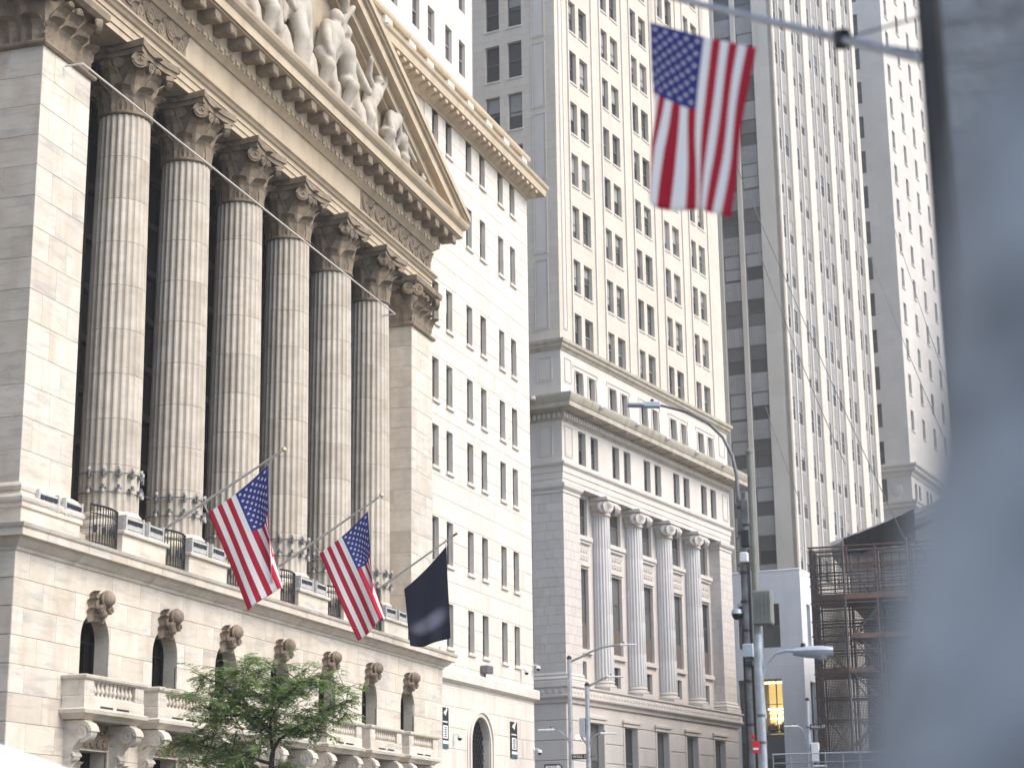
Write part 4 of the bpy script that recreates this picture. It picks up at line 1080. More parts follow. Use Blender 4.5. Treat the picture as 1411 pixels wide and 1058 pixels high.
# ================================================================== D: tall tower with grey spandrel strips
PD = at_y(1084, 462, 150)
D = thing('striped_tower', 'tall cream office tower with grey spandrel strips above a white painted base', 'building', T(PD.x, PD.y, 0) @ RZ(R(90 - (25 - 17.0792))))
DS = SIDE
LD, DD = 30.2, 34.0
groups = [(0.85, 4.6, (1.6, 3.8)), (6.3, 10.15, (7.15, 9.3)), (11.95, 18.0, (12.8, 15.0, 17.15)), (19.6, 23.3, (20.4, 22.5)), (25.3, 28.95, (26.1, 28.15))]
FL = [26.6] + [31.4 + 4.04 * k for k in range(15)]
ZD = 94
strip = MB()
bx_ = link('body', MB().box(0.40, LD, 0.37, DD, 24.4, ZD).box(2.7, LD, 0.5, DD, 0, 24.4).mesh('tower_body', M_CREAM), D)
edges = [0.0] + [e for g in groups for e in g[:2]] + [LD]
for i in range(0, len(edges), 2):
    link('pier', MB().cbox(edges[i], edges[i + 1], 0.0, 0.4, 24.5, ZD, 0.04).mesh('pier', M_CREAM), D)
for g0, g1, cs in groups:
    for a, b in zip(cs[:-1], cs[1:]): link('thin_mullion', MB().box((a + b) / 2 - 0.12, (a + b) / 2 + 0.12, 0.08, 0.34, 24.5, ZD).mesh('thin_mullion', M_CREAM), D)
    for k, zt in enumerate(FL):
        z0 = 24.5 if k == 0 else FL[k - 1]
        zb = zt - (2.2 if k == 0 else 2.15)
        if zb - z0 > 0.1:
            for j, c in enumerate(cs):
                a = g0 if j == 0 else (cs[j - 1] + c) / 2 + 0.12
                b = g1 if j == len(cs) - 1 else (c + cs[j + 1]) / 2 - 0.12
                key = ('dsp', round(b - a, 3), round(zb - z0, 3))
                if key not in _cache:
                    q = MB().box(0, b - a, 0.2, 0.36, 0, zb - z0)
                    nr_ = int((b - a) / 0.24)
                    for r_ in range(nr_): q.box(0.06 + r_ * 0.24, 0.18 + r_ * 0.24, 0.165, 0.2, 0.1, zb - z0 - 0.1)
                    _cache[key] = q.mesh('spandrel', M_SPAN2)
                link('spandrel', _cache[key], D, T(a, 0, z0))
        for c in cs: window(D, I4, Op(c, 0.62, zb, zt), 0.26, 'sash', M_FRAMEL, None, None, blind=random.choice((0, 0, 0, 0.4, 0.6)))
        for j, c in enumerate(cs):
            a = g0 if j == 0 else (cs[j - 1] + c) / 2 + 0.12
            b = g1 if j == len(cs) - 1 else (c + cs[j + 1]) / 2 - 0.12
            for x0, x1 in ((a, c - 0.622), (c + 0.622, b)):
                if x1 - x0 > 0.03:
                    key = ('djamb', round(x1 - x0, 3), round(zt - zb, 3))
                    if key not in _cache: _cache[key] = MB().box(0, x1 - x0, 0.22, 0.36, 0, zt - zb).mesh('window_jamb', M_SPAN2)
                    link('window_jamb', _cache[key], D, T(x0, 0, zb))
# south face of D: two window strips
scol = (-2.58, -4.58)
for a, b in ((-1.8, 0.0), (-3.8, -3.35), (-8.2, -5.32)):
    link('pier', MB().cbox(a, b, 0.0, 0.4, 24.5, ZD, 0.04).mesh('pier', M_CREAM), D, DS)
link('south_wall', MB().box(-DD, -8.25, 0.02, 0.3, 0, ZD).mesh('south_wall', M_CREAM), D, DS)
sp_w = (1.53, 1.5)
for j, c in enumerate(scol):
    a, b = ((-3.35, -1.8), (-5.32, -3.8))[j]
    for k, zt in enumerate([27.55] + [31.6 + 4.08 * q for q in range(15)]):
        z0 = 24.5 if k == 0 else prev
        zb = zt - 2.45
        if zb - z0 > 0.05:
            q = MB().box(a, b, 0.16, 0.36, z0, zb)
            for r_ in range(7): q.box(a + 0.08 + r_ * 0.21, a + 0.17 + r_ * 0.21, 0.13, 0.16, z0 + 0.1, zb - 0.1)
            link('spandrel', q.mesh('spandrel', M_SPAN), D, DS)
        window(D, DS, Op((a + b) / 2, (b - a) / 2 - 0.02, zb, zt), 0.24, 'sash', M_FRAME, None, None, blind=random.choice((0.0, 0.0, 0.5, 0.5, 0.9)))
        prev = zt
# white painted base of D
DW = MB()
wops = [Op(1.95, 0.5, 18.4, 21.85), Op(4.1, 0.5, 18.4, 21.85), Op(2.2, 0.8, 8.6, 15.6)]
wsop = [Op(-2.55, 0.78, 18.3, 21.85), Op(-4.75, 0.6, 18.3, 21.85), Op(-2.75, 0.92, 6.0, 15.8), Op(-5.0, 0.5, 6.0, 15.8)]
wall(D, I4, -0.08, 5.6, 0, 24.5, wops, -0.08, 0.45, M_WHITE, 'painted_base_wall')
wall(D, I4, 5.6, LD, 0, 24.5, [], -0.02, 0.2, M_CREAM, 'plain_base_wall')
wall(D, DS, -DD, 0.08, 0, 24.5, wsop, -0.08, 0.45, M_WHITE, 'painted_south_wall')
link('base_coping', MB().sweep([(-0.3, 24.45), (0.11, 24.45), (0.12, 24.55), (0.02, 24.62), (-0.3, 24.62)], [(0, 12), (0, 0), (5.6, 0)]).mesh('base_coping', M_WHITE), D)
for o_ in wops: window(D, I4, o_, 0.28, 'sash', M_FRAME)
for i, o_ in enumerate(wsop):
    if i != 2: window(D, DS, o_, 0.28, 'sash', M_FRAME)
# the lit shop window
o_ = wsop[2]
sw = window(D, DS, Op(o_.uc, o_.hw, 6.0, 11.4), 0.28, 'tall', M_FRAME)
lw = link('lit_window', MB().box(-0.92, -0.86, 0.2, 0.33, 0, 4.3).box(0.86, 0.92, 0.2, 0.33, 0, 4.3).box(0.3, 0.36, 0.2, 0.33, 0, 4.3).box(-0.86, 0.86, 0.2, 0.33, 4.2, 4.3).box(-0.86, 0.86, 0.2, 0.33, 0, 0.12).box(-0.86, 0.86, 0.21, 0.32, 2.3, 2.36).mesh('lit_window', M_FRAME), D, DS @ T(o_.uc, 0, 11.45))
link('lit_room', MB().box(-0.9, 0.9, 2.2, 2.25, 0, 4.3).box(-0.9, 0.9, 0.36, 2.2, 4.2, 4.25).mesh('lit_room', M_WARM), lw)
ls = MB()
for z, y in ((4.05, 0.7), (2.0, 1.4), (1.75, 1.9), (1.3, 2.0)): ls.box(-0.8, 0.8, y, y + 0.1, z, z + 0.10)
ls.box(0.0, 0.25, 1.2, 1.3, 0.9, 2.0)
link('strip_lamp', ls.mesh('strip_lamp', M_TUBEL), lw)
link('shop_goods', MB().lathe([(0.1, 0), (0.5, 0.2), (0.4, 0.6), (0.1, 0.8)], 7, (-0.3, 1.0, 0.1)).lathe([(0.1, 0), (0.4, 0.2), (0.3, 0.7), (0.1, 0.9)], 7, (0.5, 1.3, 0.1)).mesh('shop_goods', M_BRNZ), lw)

# ================================================================== E: farther pale tower
PE = at_y(1252, 600, 192)
E_ = thing('far_tower', 'pale stone corner tower with moulded belt standing behind the striped tower', 'building', T(PE.x, PE.y, 0) @ RZ(R(90 - (26 - 17.0792))))
LE, ZE = 44.0, 120
eops = []
for c in range(7):
    for k in range(-1, 17):
        eops.append(Op(2.2 + 4.95 * c, 0.6, 45.1 + 3.94 * k + 0.2 * 0 - 3.9, 47.3 + 3.94 * k - 3.9))
lowE = [Op(2.6 + 4.95 * c + e, 0.5, 37.3, 39.4) for c in range(7) for e in (-0.8, 0.8)]
wall(E_, I4, 0, LE, 41.2, ZE, [o for o in eops if o.vb > 41.3], 0, 0.35, M_FAR, 'east_wall')
for o_ in eops:
    if o_.vb > 41.3:
        window(E_, I4, o_, 0.25, 'sash', M_FRAMEL, None, (0.1, 0.1, 0.16), sillmat=M_FAR, blind=random.choice((0, 0, 0.4, 0.6)))
wall(E_, I4, 0, LE, 0, 41.2, lowE, 0, 0.35, M_FAR, 'east_lower_wall')
for o_ in lowE: window(E_, I4, o_, 0.25, 'sash', M_FRAME)
esop = [Op(-3.15, 0.5, 41.35 + 4.05 * k + (0 if k else 0.1), 43.9 + 4.05 * k) for k in range(17)] + [Op(-5.2, 0.5, 41.45 + 4.05 * k, 43.9 + 4.05 * k) for k in range(17)]
elow = [Op(-2.95, 0.36, 37.25, 39.85), Op(-5.0, 0.36, 37.25, 39.85)]
wall(E_, SIDE, -30, 0, 0, ZE, esop + elow, 0, 0.35, M_FAR, 'south_wall')
for o_ in esop: window(E_, SIDE, o_, 0.25, 'sash', M_FRAME)
for o_ in elow: window(E_, SIDE, o_, 0.25, 'sash', M_FRAME)
epath = [(0, 20), (0, 0), (LE, 0)]
for z, s in ((40.0, 1.0), (36.2, 0.8)):
    link('belt_cornice', MB().sweep([(-0.2, z), (0.1 * s, z), (0.2 * s, z + 0.3), (0.55 * s, z + 0.5), (0.6 * s, z + 0.8), (0.8 * s, z + 0.95), (0.82 * s, z + 1.15), (-0.2, z + 1.25)], epath).mesh('belt_cornice', M_FAR), E_)
link('roundel', MB().lathe([(0.6, 0), (0.6, 0.1), (0.45, 0.16), (0.2, 0.13), (0.05, 0.2)], 20).mesh('roundel', M_FAR, 40), E_, SIDE @ T(-1.55, 0.0, 38.6) @ Matrix.Rotation(PI / 2, 4, 'X'))
link('roof', MB().box(0.05, LE, 0.05, 30, ZE - 0.2, ZE).mesh('roof', M_FAR), E_)

# ================================================================== F: the columned hall behind scaffolding
HX0, HY = -14.2, 119.6
F_ = thing('columned_hall', 'grey marble hall with low pediment and stout columns behind the scaffolding', 'building', T(HX0, HY, 0))
WH = 28.0
link('steps', MB().box(-0.6, WH + 0.6, -1.2, 2, 0, 5.0).mesh('steps', M_HALL), F_)
link('cella_wall', MB().box(0.4, WH - 0.4, 5.0, 40, 4.9, 18.2).mesh('cella_wall', M_HALL), F_)
fd = [drum_mesh(0.92 - 0.03 * i, 0.89 - 0.03 * i, 2.3, M_HALL, 20, 0.07, 0.01) for i in range(5)]
hc = MB().lathe([(0.75, 0), (0.78, 0.1), (1.05, 0.4), (1.08, 0.5)], 28).cbox(-1.12, 1.12, -1.12, 1.12, 0.5, 0.95, 0.03).mesh('column_capital', M_HALL, 40)
for i in range(8):
    c = link('column', fd[0], F_, T(1.4 + i * 3.6, 0.9, 5.0))
    for k in range(1, 5): link('drum', fd[k], c, T(0, 0, 2.3 * k))
    link('capital', hc, c, T(0, 0, 11.5))
link('entablature', MB().sweep([(-2.2, 17.45), (0, 17.45), (0, 18.4), (0.12, 18.42), (0.12, 18.55), (0.0, 18.56), (0.0, 19.7), (0.2, 19.8), (0.6, 19.9), (0.65, 20.3), (0.75, 20.5), (-2.2, 20.5)], [(0, 40), (0, 0), (WH, 0), (WH, 40)]).mesh('entablature', M_HALL), F_)
tg = MB()
for i in range(24): tg.box(0.2 + i * 1.18, 0.7 + i * 1.18, -0.08, 0.02, 18.62, 19.65)
link('triglyphs', tg.mesh('triglyphs', M_HALL), F_)
pd = MB().add([(0, 0.2, 20.5), (WH, 0.2, 20.5), (WH / 2, 0.2, 25.3), (0, 40, 20.5), (WH, 40, 20.5), (WH / 2, 40, 25.3)], [(0, 1, 2), (5, 4, 3), (1, 4, 5, 2), (0, 2, 5, 3)])
link('pediment', pd.mesh('pediment', M_HALL), F_)
for s in (-1, 1):
    m_ = MB()
    for t0, t1, yo in ((0, 0.25, -0.95), (0.25, 0.6, -0.75), (0.6, 0.85, -0.3)):
        P = [(WH / 2 + s * 15.0, 20.75 - t0 + 0.6), (WH / 2, 26.2 - t0), (WH / 2, 26.2 - t1), (WH / 2 + s * 15.0, 20.75 - t1 + 0.6)]
        m_.add([(x, yo, z) for x, z in P] + [(x, 40, z) for x, z in P], [(0, 1, 2, 3), (7, 6, 5, 4), (0, 4, 5, 1), (1, 5, 6, 2), (2, 6, 7, 3), (3, 7, 4, 0)])
    link('raking_cornice', m_.mesh('raking_cornice', M_HALL), F_)

# ================================================================== flags
def flag_material(name):
    m, N, L, b = nmat(name)
    uv = N.new('ShaderNodeUVMap'); uv.uv_map = 'UVMap'
    sp = N.new('ShaderNodeSeparateXYZ'); L.new(uv.outputs[0], sp.inputs[0])
    def mt(op, a, c=None, d=None):
        x = N.new('ShaderNodeMath'); x.operation = op
        for i, v in enumerate((a, c, d)):
            if v is None: continue
            if isinstance(v, (int, float)): x.inputs[i].default_value = v
            else: L.new(v, x.inputs[i])
        return x.outputs[0]
    u, v = sp.outputs[0], sp.outputs[1]            # u along the fly, v up the hoist
    stripe = mt('MODULO', mt('FLOOR', mt('MULTIPLY', v, 13.0)), 2.0)
    canton = mt('MULTIPLY', mt('LESS_THAN', u, 0.4), mt('GREATER_THAN', v, 6 / 13))
    cu = mt('MULTIPLY', u, 12 / 0.4); cv = mt('MULTIPLY', mt('SUBTRACT', v, 6 / 13), 10 / (7 / 13))
    iu = mt('ROUND', cu); iv = mt('ROUND', cv)
    du = mt('MULTIPLY', mt('SUBTRACT', cu, iu), 0.4 / 12 * 1.9); dv = mt('MULTIPLY', mt('SUBTRACT', cv, iv), 0.0538)
    rr = mt('SQRT', mt('ADD', mt('MULTIPLY', du, du), mt('MULTIPLY', dv, dv)))
    th = mt('ARCTAN2', du, dv)
    star = mt('LESS_THAN', rr, mt('MULTIPLY_ADD', mt('COSINE', mt('MULTIPLY', th, 5.0)), 0.007, 0.0185))
    even = mt('LESS_THAN', mt('MODULO', mt('ADD', iu, iv), 2.0), 0.5)
    inr = mt('MULTIPLY', mt('MULTIPLY', mt('GREATER_THAN', iu, 0.5), mt('LESS_THAN', iu, 11.5)), mt('MULTIPLY', mt('GREATER_THAN', iv, 0.5), mt('LESS_THAN', iv, 9.5)))
    star = mt('MULTIPLY', mt('MULTIPLY', star, even), mt('MULTIPLY', inr, canton))
    def mx(f, a, c):
        x = N.new('ShaderNodeMix'); x.data_type = 'RGBA'; L.new(f, x.inputs[0])
        for i, v_ in ((6, a), (7, c)):
            if isinstance(v_, tuple): x.inputs[i].default_value = (*v_, 1)
            else: L.new(v_, x.inputs[i])
        return x.outputs[2]
    c = mx(stripe, (0.54, 0.022, 0.055), (0.88, 0.87, 0.87))
    c = mx(canton, c, (0.05, 0.06, 0.27)); c = mx(star, c, (0.76, 0.76, 0.8))
    L.new(c, b.inputs['Base Color']); b.inputs['Roughness'].default_value = 0.75; b.inputs['Specular IOR Level'].default_value = 0.2
    tr = N.new('ShaderNodeBsdfTranslucent'); L.new(c, tr.inputs['Color'])
    ms = N.new('ShaderNodeMixShader'); ms.inputs[0].default_value = 0.35
    L.new(b.outputs[0], ms.inputs[1]); L.new(tr.outputs[0], ms.inputs[2])
    L.new(ms.outputs[0], N['Material Output'].inputs['Surface'])
    return m
def navy_material():
    m, N, L, b = nmat('navy_flag_cloth')
    uv = N.new('ShaderNodeUVMap'); uv.uv_map = 'UVMap'
    mp = N.new('ShaderNodeMapping'); mp.vector_type = 'POINT'
    mp.inputs['Location'].default_value = (-0.72 * 7.0, -0.5 * 2.0, 0); mp.inputs['Scale'].default_value = (7.0, 2.0, 1)
    L.new(uv.outputs[0], mp.inputs[0])
    ln = N.new('ShaderNodeVectorMath'); ln.operation = 'LENGTH'; L.new(mp.outputs[0], ln.inputs[0])
    r = N.new('ShaderNodeMapRange'); r.interpolation_type = 'SMOOTHSTEP'
    r.inputs['From Min'].default_value = 1.15; r.inputs['From Max'].default_value = 0.25; r.inputs['To Max'].default_value = 0.8
    L.new(ln.outputs['Value'], r.inputs['Value'])
    x = N.new('ShaderNodeMix'); x.data_type = 'RGBA'; L.new(r.outputs[0], x.inputs[0])
    x.inputs[6].default_value = (0.007, 0.010, 0.028, 1); x.inputs[7].default_value = (0.22, 0.22, 0.30, 1)
    L.new(x.outputs[2], b.inputs['Base Color']); b.inputs['Roughness'].default_value = 0.7; b.inputs['Specular IOR Level'].default_value = 0.2
    return m
M_FLAG = flag_material('flag_cloth')
M_NAVY = navy_material()
def cloth(name, parent, fn, mat, ns=40, ntt=46):
    """fn(s, t): s along the hoist from low to peak, t along the fly"""
    me = bpy.data.meshes.new(name)
    vs = [fn(i / ns, j / ntt) for j in range(ntt + 1) for i in range(ns + 1)]
    fs = [(j * (ns + 1) + i, j * (ns + 1) + i + 1, (j + 1) * (ns + 1) + i + 1, (j + 1) * (ns + 1) + i) for j in range(ntt) for i in range(ns)]
    me.from_pydata([tuple(v) for v in vs], [], fs)
    uvl = me.uv_layers.new(name='UVMap')
    for p in me.polygons:
        p.use_smooth = True
        for li in p.loop_indices:
            vi = me.loops[li].vertex_index
            uvl.data[li].uv = ((vi // (ns + 1)) / ntt, (vi % (ns + 1)) / ns)
    me.materials.append(mat)
    o = link(name, me, parent)
    sd_ = o.modifiers.new('thick', 'SOLIDIFY'); sd_.thickness = 0.006; sd_.offset = 0
    return o
def facade_flag(label, base, tip, H0, H1, V0, Vm, V1, mat, fold=0.42, seed=0, group=None, ball=True, navy=False):
    g = thing('navy_flag' if navy else 'national_flag', label, 'flag', T(*base), group)
    B_ = Vector(base); tp = Vector(tip) - B_
    link('pole', MB().tube([tp * -0.06, tp * 0.5, tp], [0.05, 0.045, 0.032], 10).mesh('pole', M_POLE, 40), g)
    if ball: link('finial', MB().lathe([(0.01, -0.10), (0.06, -0.07), (0.09, 0), (0.06, 0.07), (0.01, 0.09)], 14, tuple(tp * 1.025)).mesh('finial', M_GOLD, 60), g)
    else: link('finial', MB().tube([tp * 0.99, tp * 1.035], 0.05, 8).mesh('finial', M_DSTEEL), g)
    link('bracket', MB().cbox(-0.16, 0.16, -0.12, 0.12, -0.55, 0.1, 0.02).mesh('bracket', M_IRON), g)
    H0 = Vector(H0) - B_; H1 = Vector(H1) - B_; V0 = Vector(V0); Vm = Vector(Vm); V1 = Vector(V1)
    rnd = random.Random(seed); ph = rnd.uniform(0, 6)
    def fn(s, t):
        p = H1.lerp(H0, s)
        sag = 0.10 * math.sin(PI * s)
        p = p + Vector((0.0, 0, -sag))
        if navy: V = V0.lerp(V1, s)
        else: V = V0.lerp(Vm, s / 0.5) if s < 0.5 else Vm.lerp(V1, (s - 0.5) / 0.5)
        q = p + V * t
        tt = min(1, t * 1.6)
        k = max(0, (s - 0.48) / 0.52)
        q.y += fold * tt * math.sin(PI * k) * (1 if not navy else 0.4) + 0.07 * tt * math.sin(9 * s + 3.0 * t + ph) * (0.35 + t)
        if not navy: q.x += 0.06 * tt * math.sin(2 * PI * k)
        q.z += 0.04 * tt * math.sin(7 * s + ph)
        return q
    cl = cloth('cloth', g, fn, mat)
    d = tp.normalized()
    hy = MB()
    for hp in (H0, H1):
        f_ = max(0.1, min(0.97, hp.dot(d) / tp.length))
        hy.tube([hp, tp * f_], 0.012, 4)
    hy.tube([H0, tp * 0.97], 0.01, 4)
    link('halyard', hy.mesh('halyard', M_ROPE), g)
    return g
facade_flag('red white and blue striped flag on angled pole fixed between the first and second columns', (-27.86, 52.31, 11.98), (-23.71, 52.31, 14.29), (-24.15, 52.31, 13.88), (-26.17, 52.31, 12.51),
            (1.49, 0, -3.22), (1.47, 0, -3.05), (0.22, 0, -3.75), M_FLAG, 0.42, 1, 'national flags on the columned front')
facade_flag('red white and blue striped flag on angled pole next to the navy flag', (-27.86, 60.98, 12.0), (-23.78, 60.98, 14.41), (-24.19, 60.98, 13.93), (-26.05, 60.98, 12.52),
            (1.50, 0, -3.17), (1.50, 0, -3.1), (0.24, 0, -3.8), M_FLAG, 0.50, 5, 'national flags on the columned front')
facade_flag('plain navy flag with a faint pale smudge of print on angled pole', (-27.86, 71.2, 12.62), (-24.43, 71.2, 14.73), (-24.78, 71.2, 14.30), (-26.62, 71.2, 12.63),
            (0.29, 0, -2.36), (0, 0, 0), (0.14, 0, -3.75), M_NAVY, 0.22, 9, None, False, True)

# ================================================================== lamps, cables and small fittings on the columned front
AM = A.matrix_basis
fl = MB().cbox(-0.55, 0.55, -0.13, 0.13, 0.06, 0.44, 0.03)
for u in (-0.5, 0.5): fl.box(u - 0.04, u + 0.04, -0.15, 0.15, 0, 0.5)
flm = fl.mesh('housing', M_GREYPAINT)
flw = MB()
for u, w_ in ((-0.33, 0.09), (0.0, 0.2), (0.33, 0.09)): flw.cbox(u - w_, u + w_, -0.16, -0.12, 0.24, 0.37, 0.01)
flw = flw.mesh('lens', M_BLACK)
bt = MB().box(-0.5, 0.5, -0.14, 0.14, 0.0, 0.055).mesh('foot', M_GREYPAINT)
ORD = ['first', 'second', 'third', 'fourth', 'fifth', 'sixth']
for k, u in enumerate(CU + [-15.3]):
    for e in (-0.68, 0.68):
        M_ = AM @ T(u + e, -0.5 if k < 6 else -0.15, 11.502) @ RZ(0.06 * e)
        f_ = thing('floodlight', ('white floodlight box, one of two at the foot of the %s column' % ORD[k]) if k < 6 else 'white floodlight box, one of two on the near pilaster pedestal', 'floodlight', M_, 'floodlights along the column pedestals')
        link('housing', flm, f_); link('lens', flw, f_); link('foot', bt, f_)
# bands of small spotlights clamped round each column
rg = MB()
for z in (0.0, 0.62):
    rg.tube([(0.95 * math.cos(2 * PI * i / 32), 0.95 * math.sin(2 * PI * i / 32), z) for i in range(33)], 0.014, 5)
rgm = rg.mesh('clamp_band', M_DSTEEL)
sl_ = MB().lathe([(0.03, -0.11), (0.05, -0.11), (0.05, 0.10), (0.03, 0.12)], 8, (0, -1.03, 0)).box(-0.10, 0.10, -1.03, -0.93, -0.03, 0.03).mesh('spotlight', M_DSTEEL)
slw = MB().lathe([(0.055, -0.13), (0.055, -0.03)], 8, (0, -1.03, 0)).mesh('spot_face', M_GREYPAINT)
for k, u in enumerate(CU):
    t_ = thing('spotlight_ring', 'spotlight band round the foot of the %s column beyond the near pilaster' % ORD[k], 'light ring', AM @ T(u, 0.7, 12.85), 'spotlight rings on the columns')
    link('clamp_band', rgm, t_)
    for z in (0.1, 0.55):
        for i in range(7):
            a = (i - 3) * 0.47 - 0.3
            link('spotlight', sl_, t_, RZ(a) @ T(0, 0, z)); link('spot_face', slw, t_, RZ(a) @ T(0, 0, z + (0.0 if z < 0.3 else 0.26)))
def cable(name, label, pts, r, mat, sag=0.0, group=None):
    P = [Vector(p) for p in pts]; out = []
    for a, b in zip(P[:-1], P[1:]):
        for i in range(12):
            t = i / 12; q = a.lerp(b, t); q.z -= sag * 4 * t * (1 - t); out.append(q)
    out.append(P[-1])
    return tag(link(name, MB().tube(out, r, 6).mesh(name, mat, 60)), label, 'cable', group)
cable('cable', 'pale cable strung across the column tops from pilaster to pilaster', [Vector((-27.95, at_x(114, 88, -27.35).y, at_x(114, 88, -27.35).z)), at_x(114, 88, -27.35), at_x(545, 433, -27.35), Vector((-28.05, at_x(545, 433, -27.35).y, at_x(545, 433, -27.35).z))], 0.03, M_PALECABLE)
a_ = AM @ Vector((-11.5, -0.2, 13.1)); 
for k in range(5):
    p0 = AM @ Vector((CU[k] + 0.95, 0.5, 13.3)); p1 = AM @ Vector((CU[k + 1] - 0.95, 0.5, 13.35))
    cable('feed_wire', 'thin drooping wire between the %s and %s columns' % (ORD[k], ORD[k + 1]), [p0, p1], 0.014, M_CABLE, 0.12, 'feed wires between the columns')

# ================================================================== annex fittings: banners and cameras
BM = B.matrix_basis
def banner(u0, u1, z0, z1, label):
    t_ = thing('banner', label, 'banner', BM @ T((u0 + u1) / 2, -0.004, z0))
    w_ = u1 - u0; h = z1 - z0
    link('panel', MB().box(-w_ / 2, w_ / 2, -0.05, 0.0, 0, h).mesh('banner_panel', M_SIGNB), t_)
    link('lower_strip', MB().box(-w_ / 2 + 0.01, w_ / 2 - 0.01, -0.056, -0.05, 0.01, h * 0.10).mesh('lower_strip', M_TEAL), t_)
    link('white_field', MB().box(-w_ * 0.40, w_ * 0.46, -0.056, -0.05, h * 0.11, h * 0.19).box(-w_ * 0.34, w_ * 0.34, -0.056, -0.05, h * 0.24, h * 0.56).box(-w_ * 0.44, w_ * 0.34, -0.056, -0.05, h * 0.635, h * 0.665).mesh('white_field', M_SIGNW), t_)
    tx = MB()
    for i in range(5): tx.box(-w_ * 0.17, w_ * 0.18, -0.060, -0.0562, h * (0.27 + 0.055 * i), h * (0.305 + 0.055 * i))
    link('lettering', tx.mesh('lettering', M_FRAME), t_)
    em = [(-0.38, 0.0), (-0.1, 0.30), (0.02, 0.22), (0.22, 0.62), (0.38, 0.42), (0.18, 0.05), (0.08, -0.28), (-0.12, -0.12)]
    link('emblem', MB().slab([(x * w_ * 0.8, h * 0.86 + y * w_ * 0.55) for x, y in em], -0.056, -0.05).mesh('emblem', M_SIGNW), t_)
banner(2.88, 3.68, 6.84, 8.70, 'tall black banner with white emblem at the corner of the columned building')
banner(12.26, 13.22, 6.82, 8.64, 'tall black banner with white emblem right of the arched grille doorway')
def wallcam(u, z, label, drop=0.0):
    t_ = thing('security_camera', label, 'camera', BM @ T(u, 0, z))
    link('arm', MB().tube([(0, 0.01, 0.18), (0, -0.22, 0.2), (0, -0.30, 0.14)], 0.03, 6).box(-0.07, 0.07, -0.04, 0.005, 0.08, 0.28).mesh('arm', M_WPAINT), t_)
    link('housing', MB().lathe([(0.02, 0.16), (0.09, 0.15), (0.12, 0.08), (0.12, 0.0)], 12, (0, -0.32, 0)).mesh('housing', M_WPAINT, 50), t_)
    link('dome', MB().lathe([(0.11, 0.0), (0.10, -0.06), (0.06, -0.11), (0.01, -0.13)], 12, (0, -0.32, 0)).mesh('dome', M_BLACK, 60), t_)
    if drop: link('conduit', MB().box(-0.015, 0.015, -0.03, 0.0, -drop, 0.1).mesh('conduit', M_WPAINT), t_)
wallcam(4.42, 7.36, 'white dome camera beside the black banner nearer the columned building')
wallcam(14.05, 11.25, 'white dome camera above the belt course, with conduit running down to it', 0.75)
wallcam(15.92, 11.62, 'white dome camera high at the annex corner')
wallcam(15.95, 7.25, 'white dome camera low on the annex corner below the belt course')
t_ = thing('wall_floodlight', 'dark box floodlight standing on the annex belt course above the arched doorway', 'floodlight', BM @ T(8.4, -0.12, 10.53))
link('stand', MB().box(-0.04, 0.04, -0.04, 0.04, 0, 0.2).mesh('stand', M_DSTEEL), t_)
link('housing', MB().cbox(-0.38, 0.38, -0.3, 0.1, 0.18, 0.55, 0.03).mesh('housing', M_DSTEEL), t_)

# ================================================================== street lamps and signs
def text_mesh(s, size, mat, th=0.004):
    cu = bpy.data.curves.new('txt', 'FONT'); cu.body = s; cu.size = size; cu.extrude = th; cu.align_x = 'CENTER'; cu.align_y = 'CENTER'
    o = bpy.data.objects.new('txt', cu); COL.objects.link(o)
    dg = bpy.context.evaluated_depsgraph_get(); dg.update()
    me = bpy.data.meshes.new_from_object(o.evaluated_get(dg)); bpy.data.objects.remove(o)
    me.materials.clear(); me.materials.append(mat); return me
def cobra(L_=0.75):
    """lamp head pointing to +x"""
    mb = MB(); n = 9; ring = 10; vs = []
    for i in range(n + 1):
        t = i / n; w_ = 0.05 + 0.13 * math.sin(PI * min(1, t * 0.62 + 0.12)) * (1 if t < 0.9 else 0.75); h = 0.045 + 0.07 * math.sin(PI * min(1, t * 0.8 + 0.05))
        for j in range(ring):
            a = 2 * PI * j / ring
            vs.append((L_ * t, w_ * math.cos(a), h * math.sin(a) * (0.8 if math.sin(a) > 0 else 1.25)))
    fs = [(i * ring + j, i * ring + (j + 1) % ring, (i + 1) * ring + (j + 1) % ring, (i + 1) * ring + j) for i in range(n) for j in range(ring)]
    fs += [tuple(range(ring)), tuple(range(n * ring, (n + 1) * ring))[::-1]]
    mb.add(vs, fs); return mb
def ledhead(L_=0.7):
    return MB().cbox(0, L_ * 0.45, -0.10, 0.10, -0.05, 0.06, 0.02).cbox(L_ * 0.43, L_, -0.16, 0.16, -0.04, 0.03, 0.015)
HEADC = cobra().mesh('lamp_head', M_LAMPGREY, 50)
LENSC = MB().lathe([(0.01, -0.12), (0.10, -0.09), (0.13, -0.02)], 12, (0.52, 0, -0.06)).mesh('lens', M_LENS, 60)
HEADL = ledhead(0.85).mesh('lamp_head', M_WPAINT)
M_HEADW = M_WPAINT
SENS = MB().lathe([(0.045, 0), (0.045, 0.09), (0.02, 0.1)], 8).mesh('sensor', M_BLACK)
def bez(a, b, c, n=10):
    a, b, c = Vector(a), Vector(b), Vector(c)
    return [a * (1 - t) ** 2 + b * 2 * t * (1 - t) + c * t * t for t in [i / n for i in range(n + 1)]]
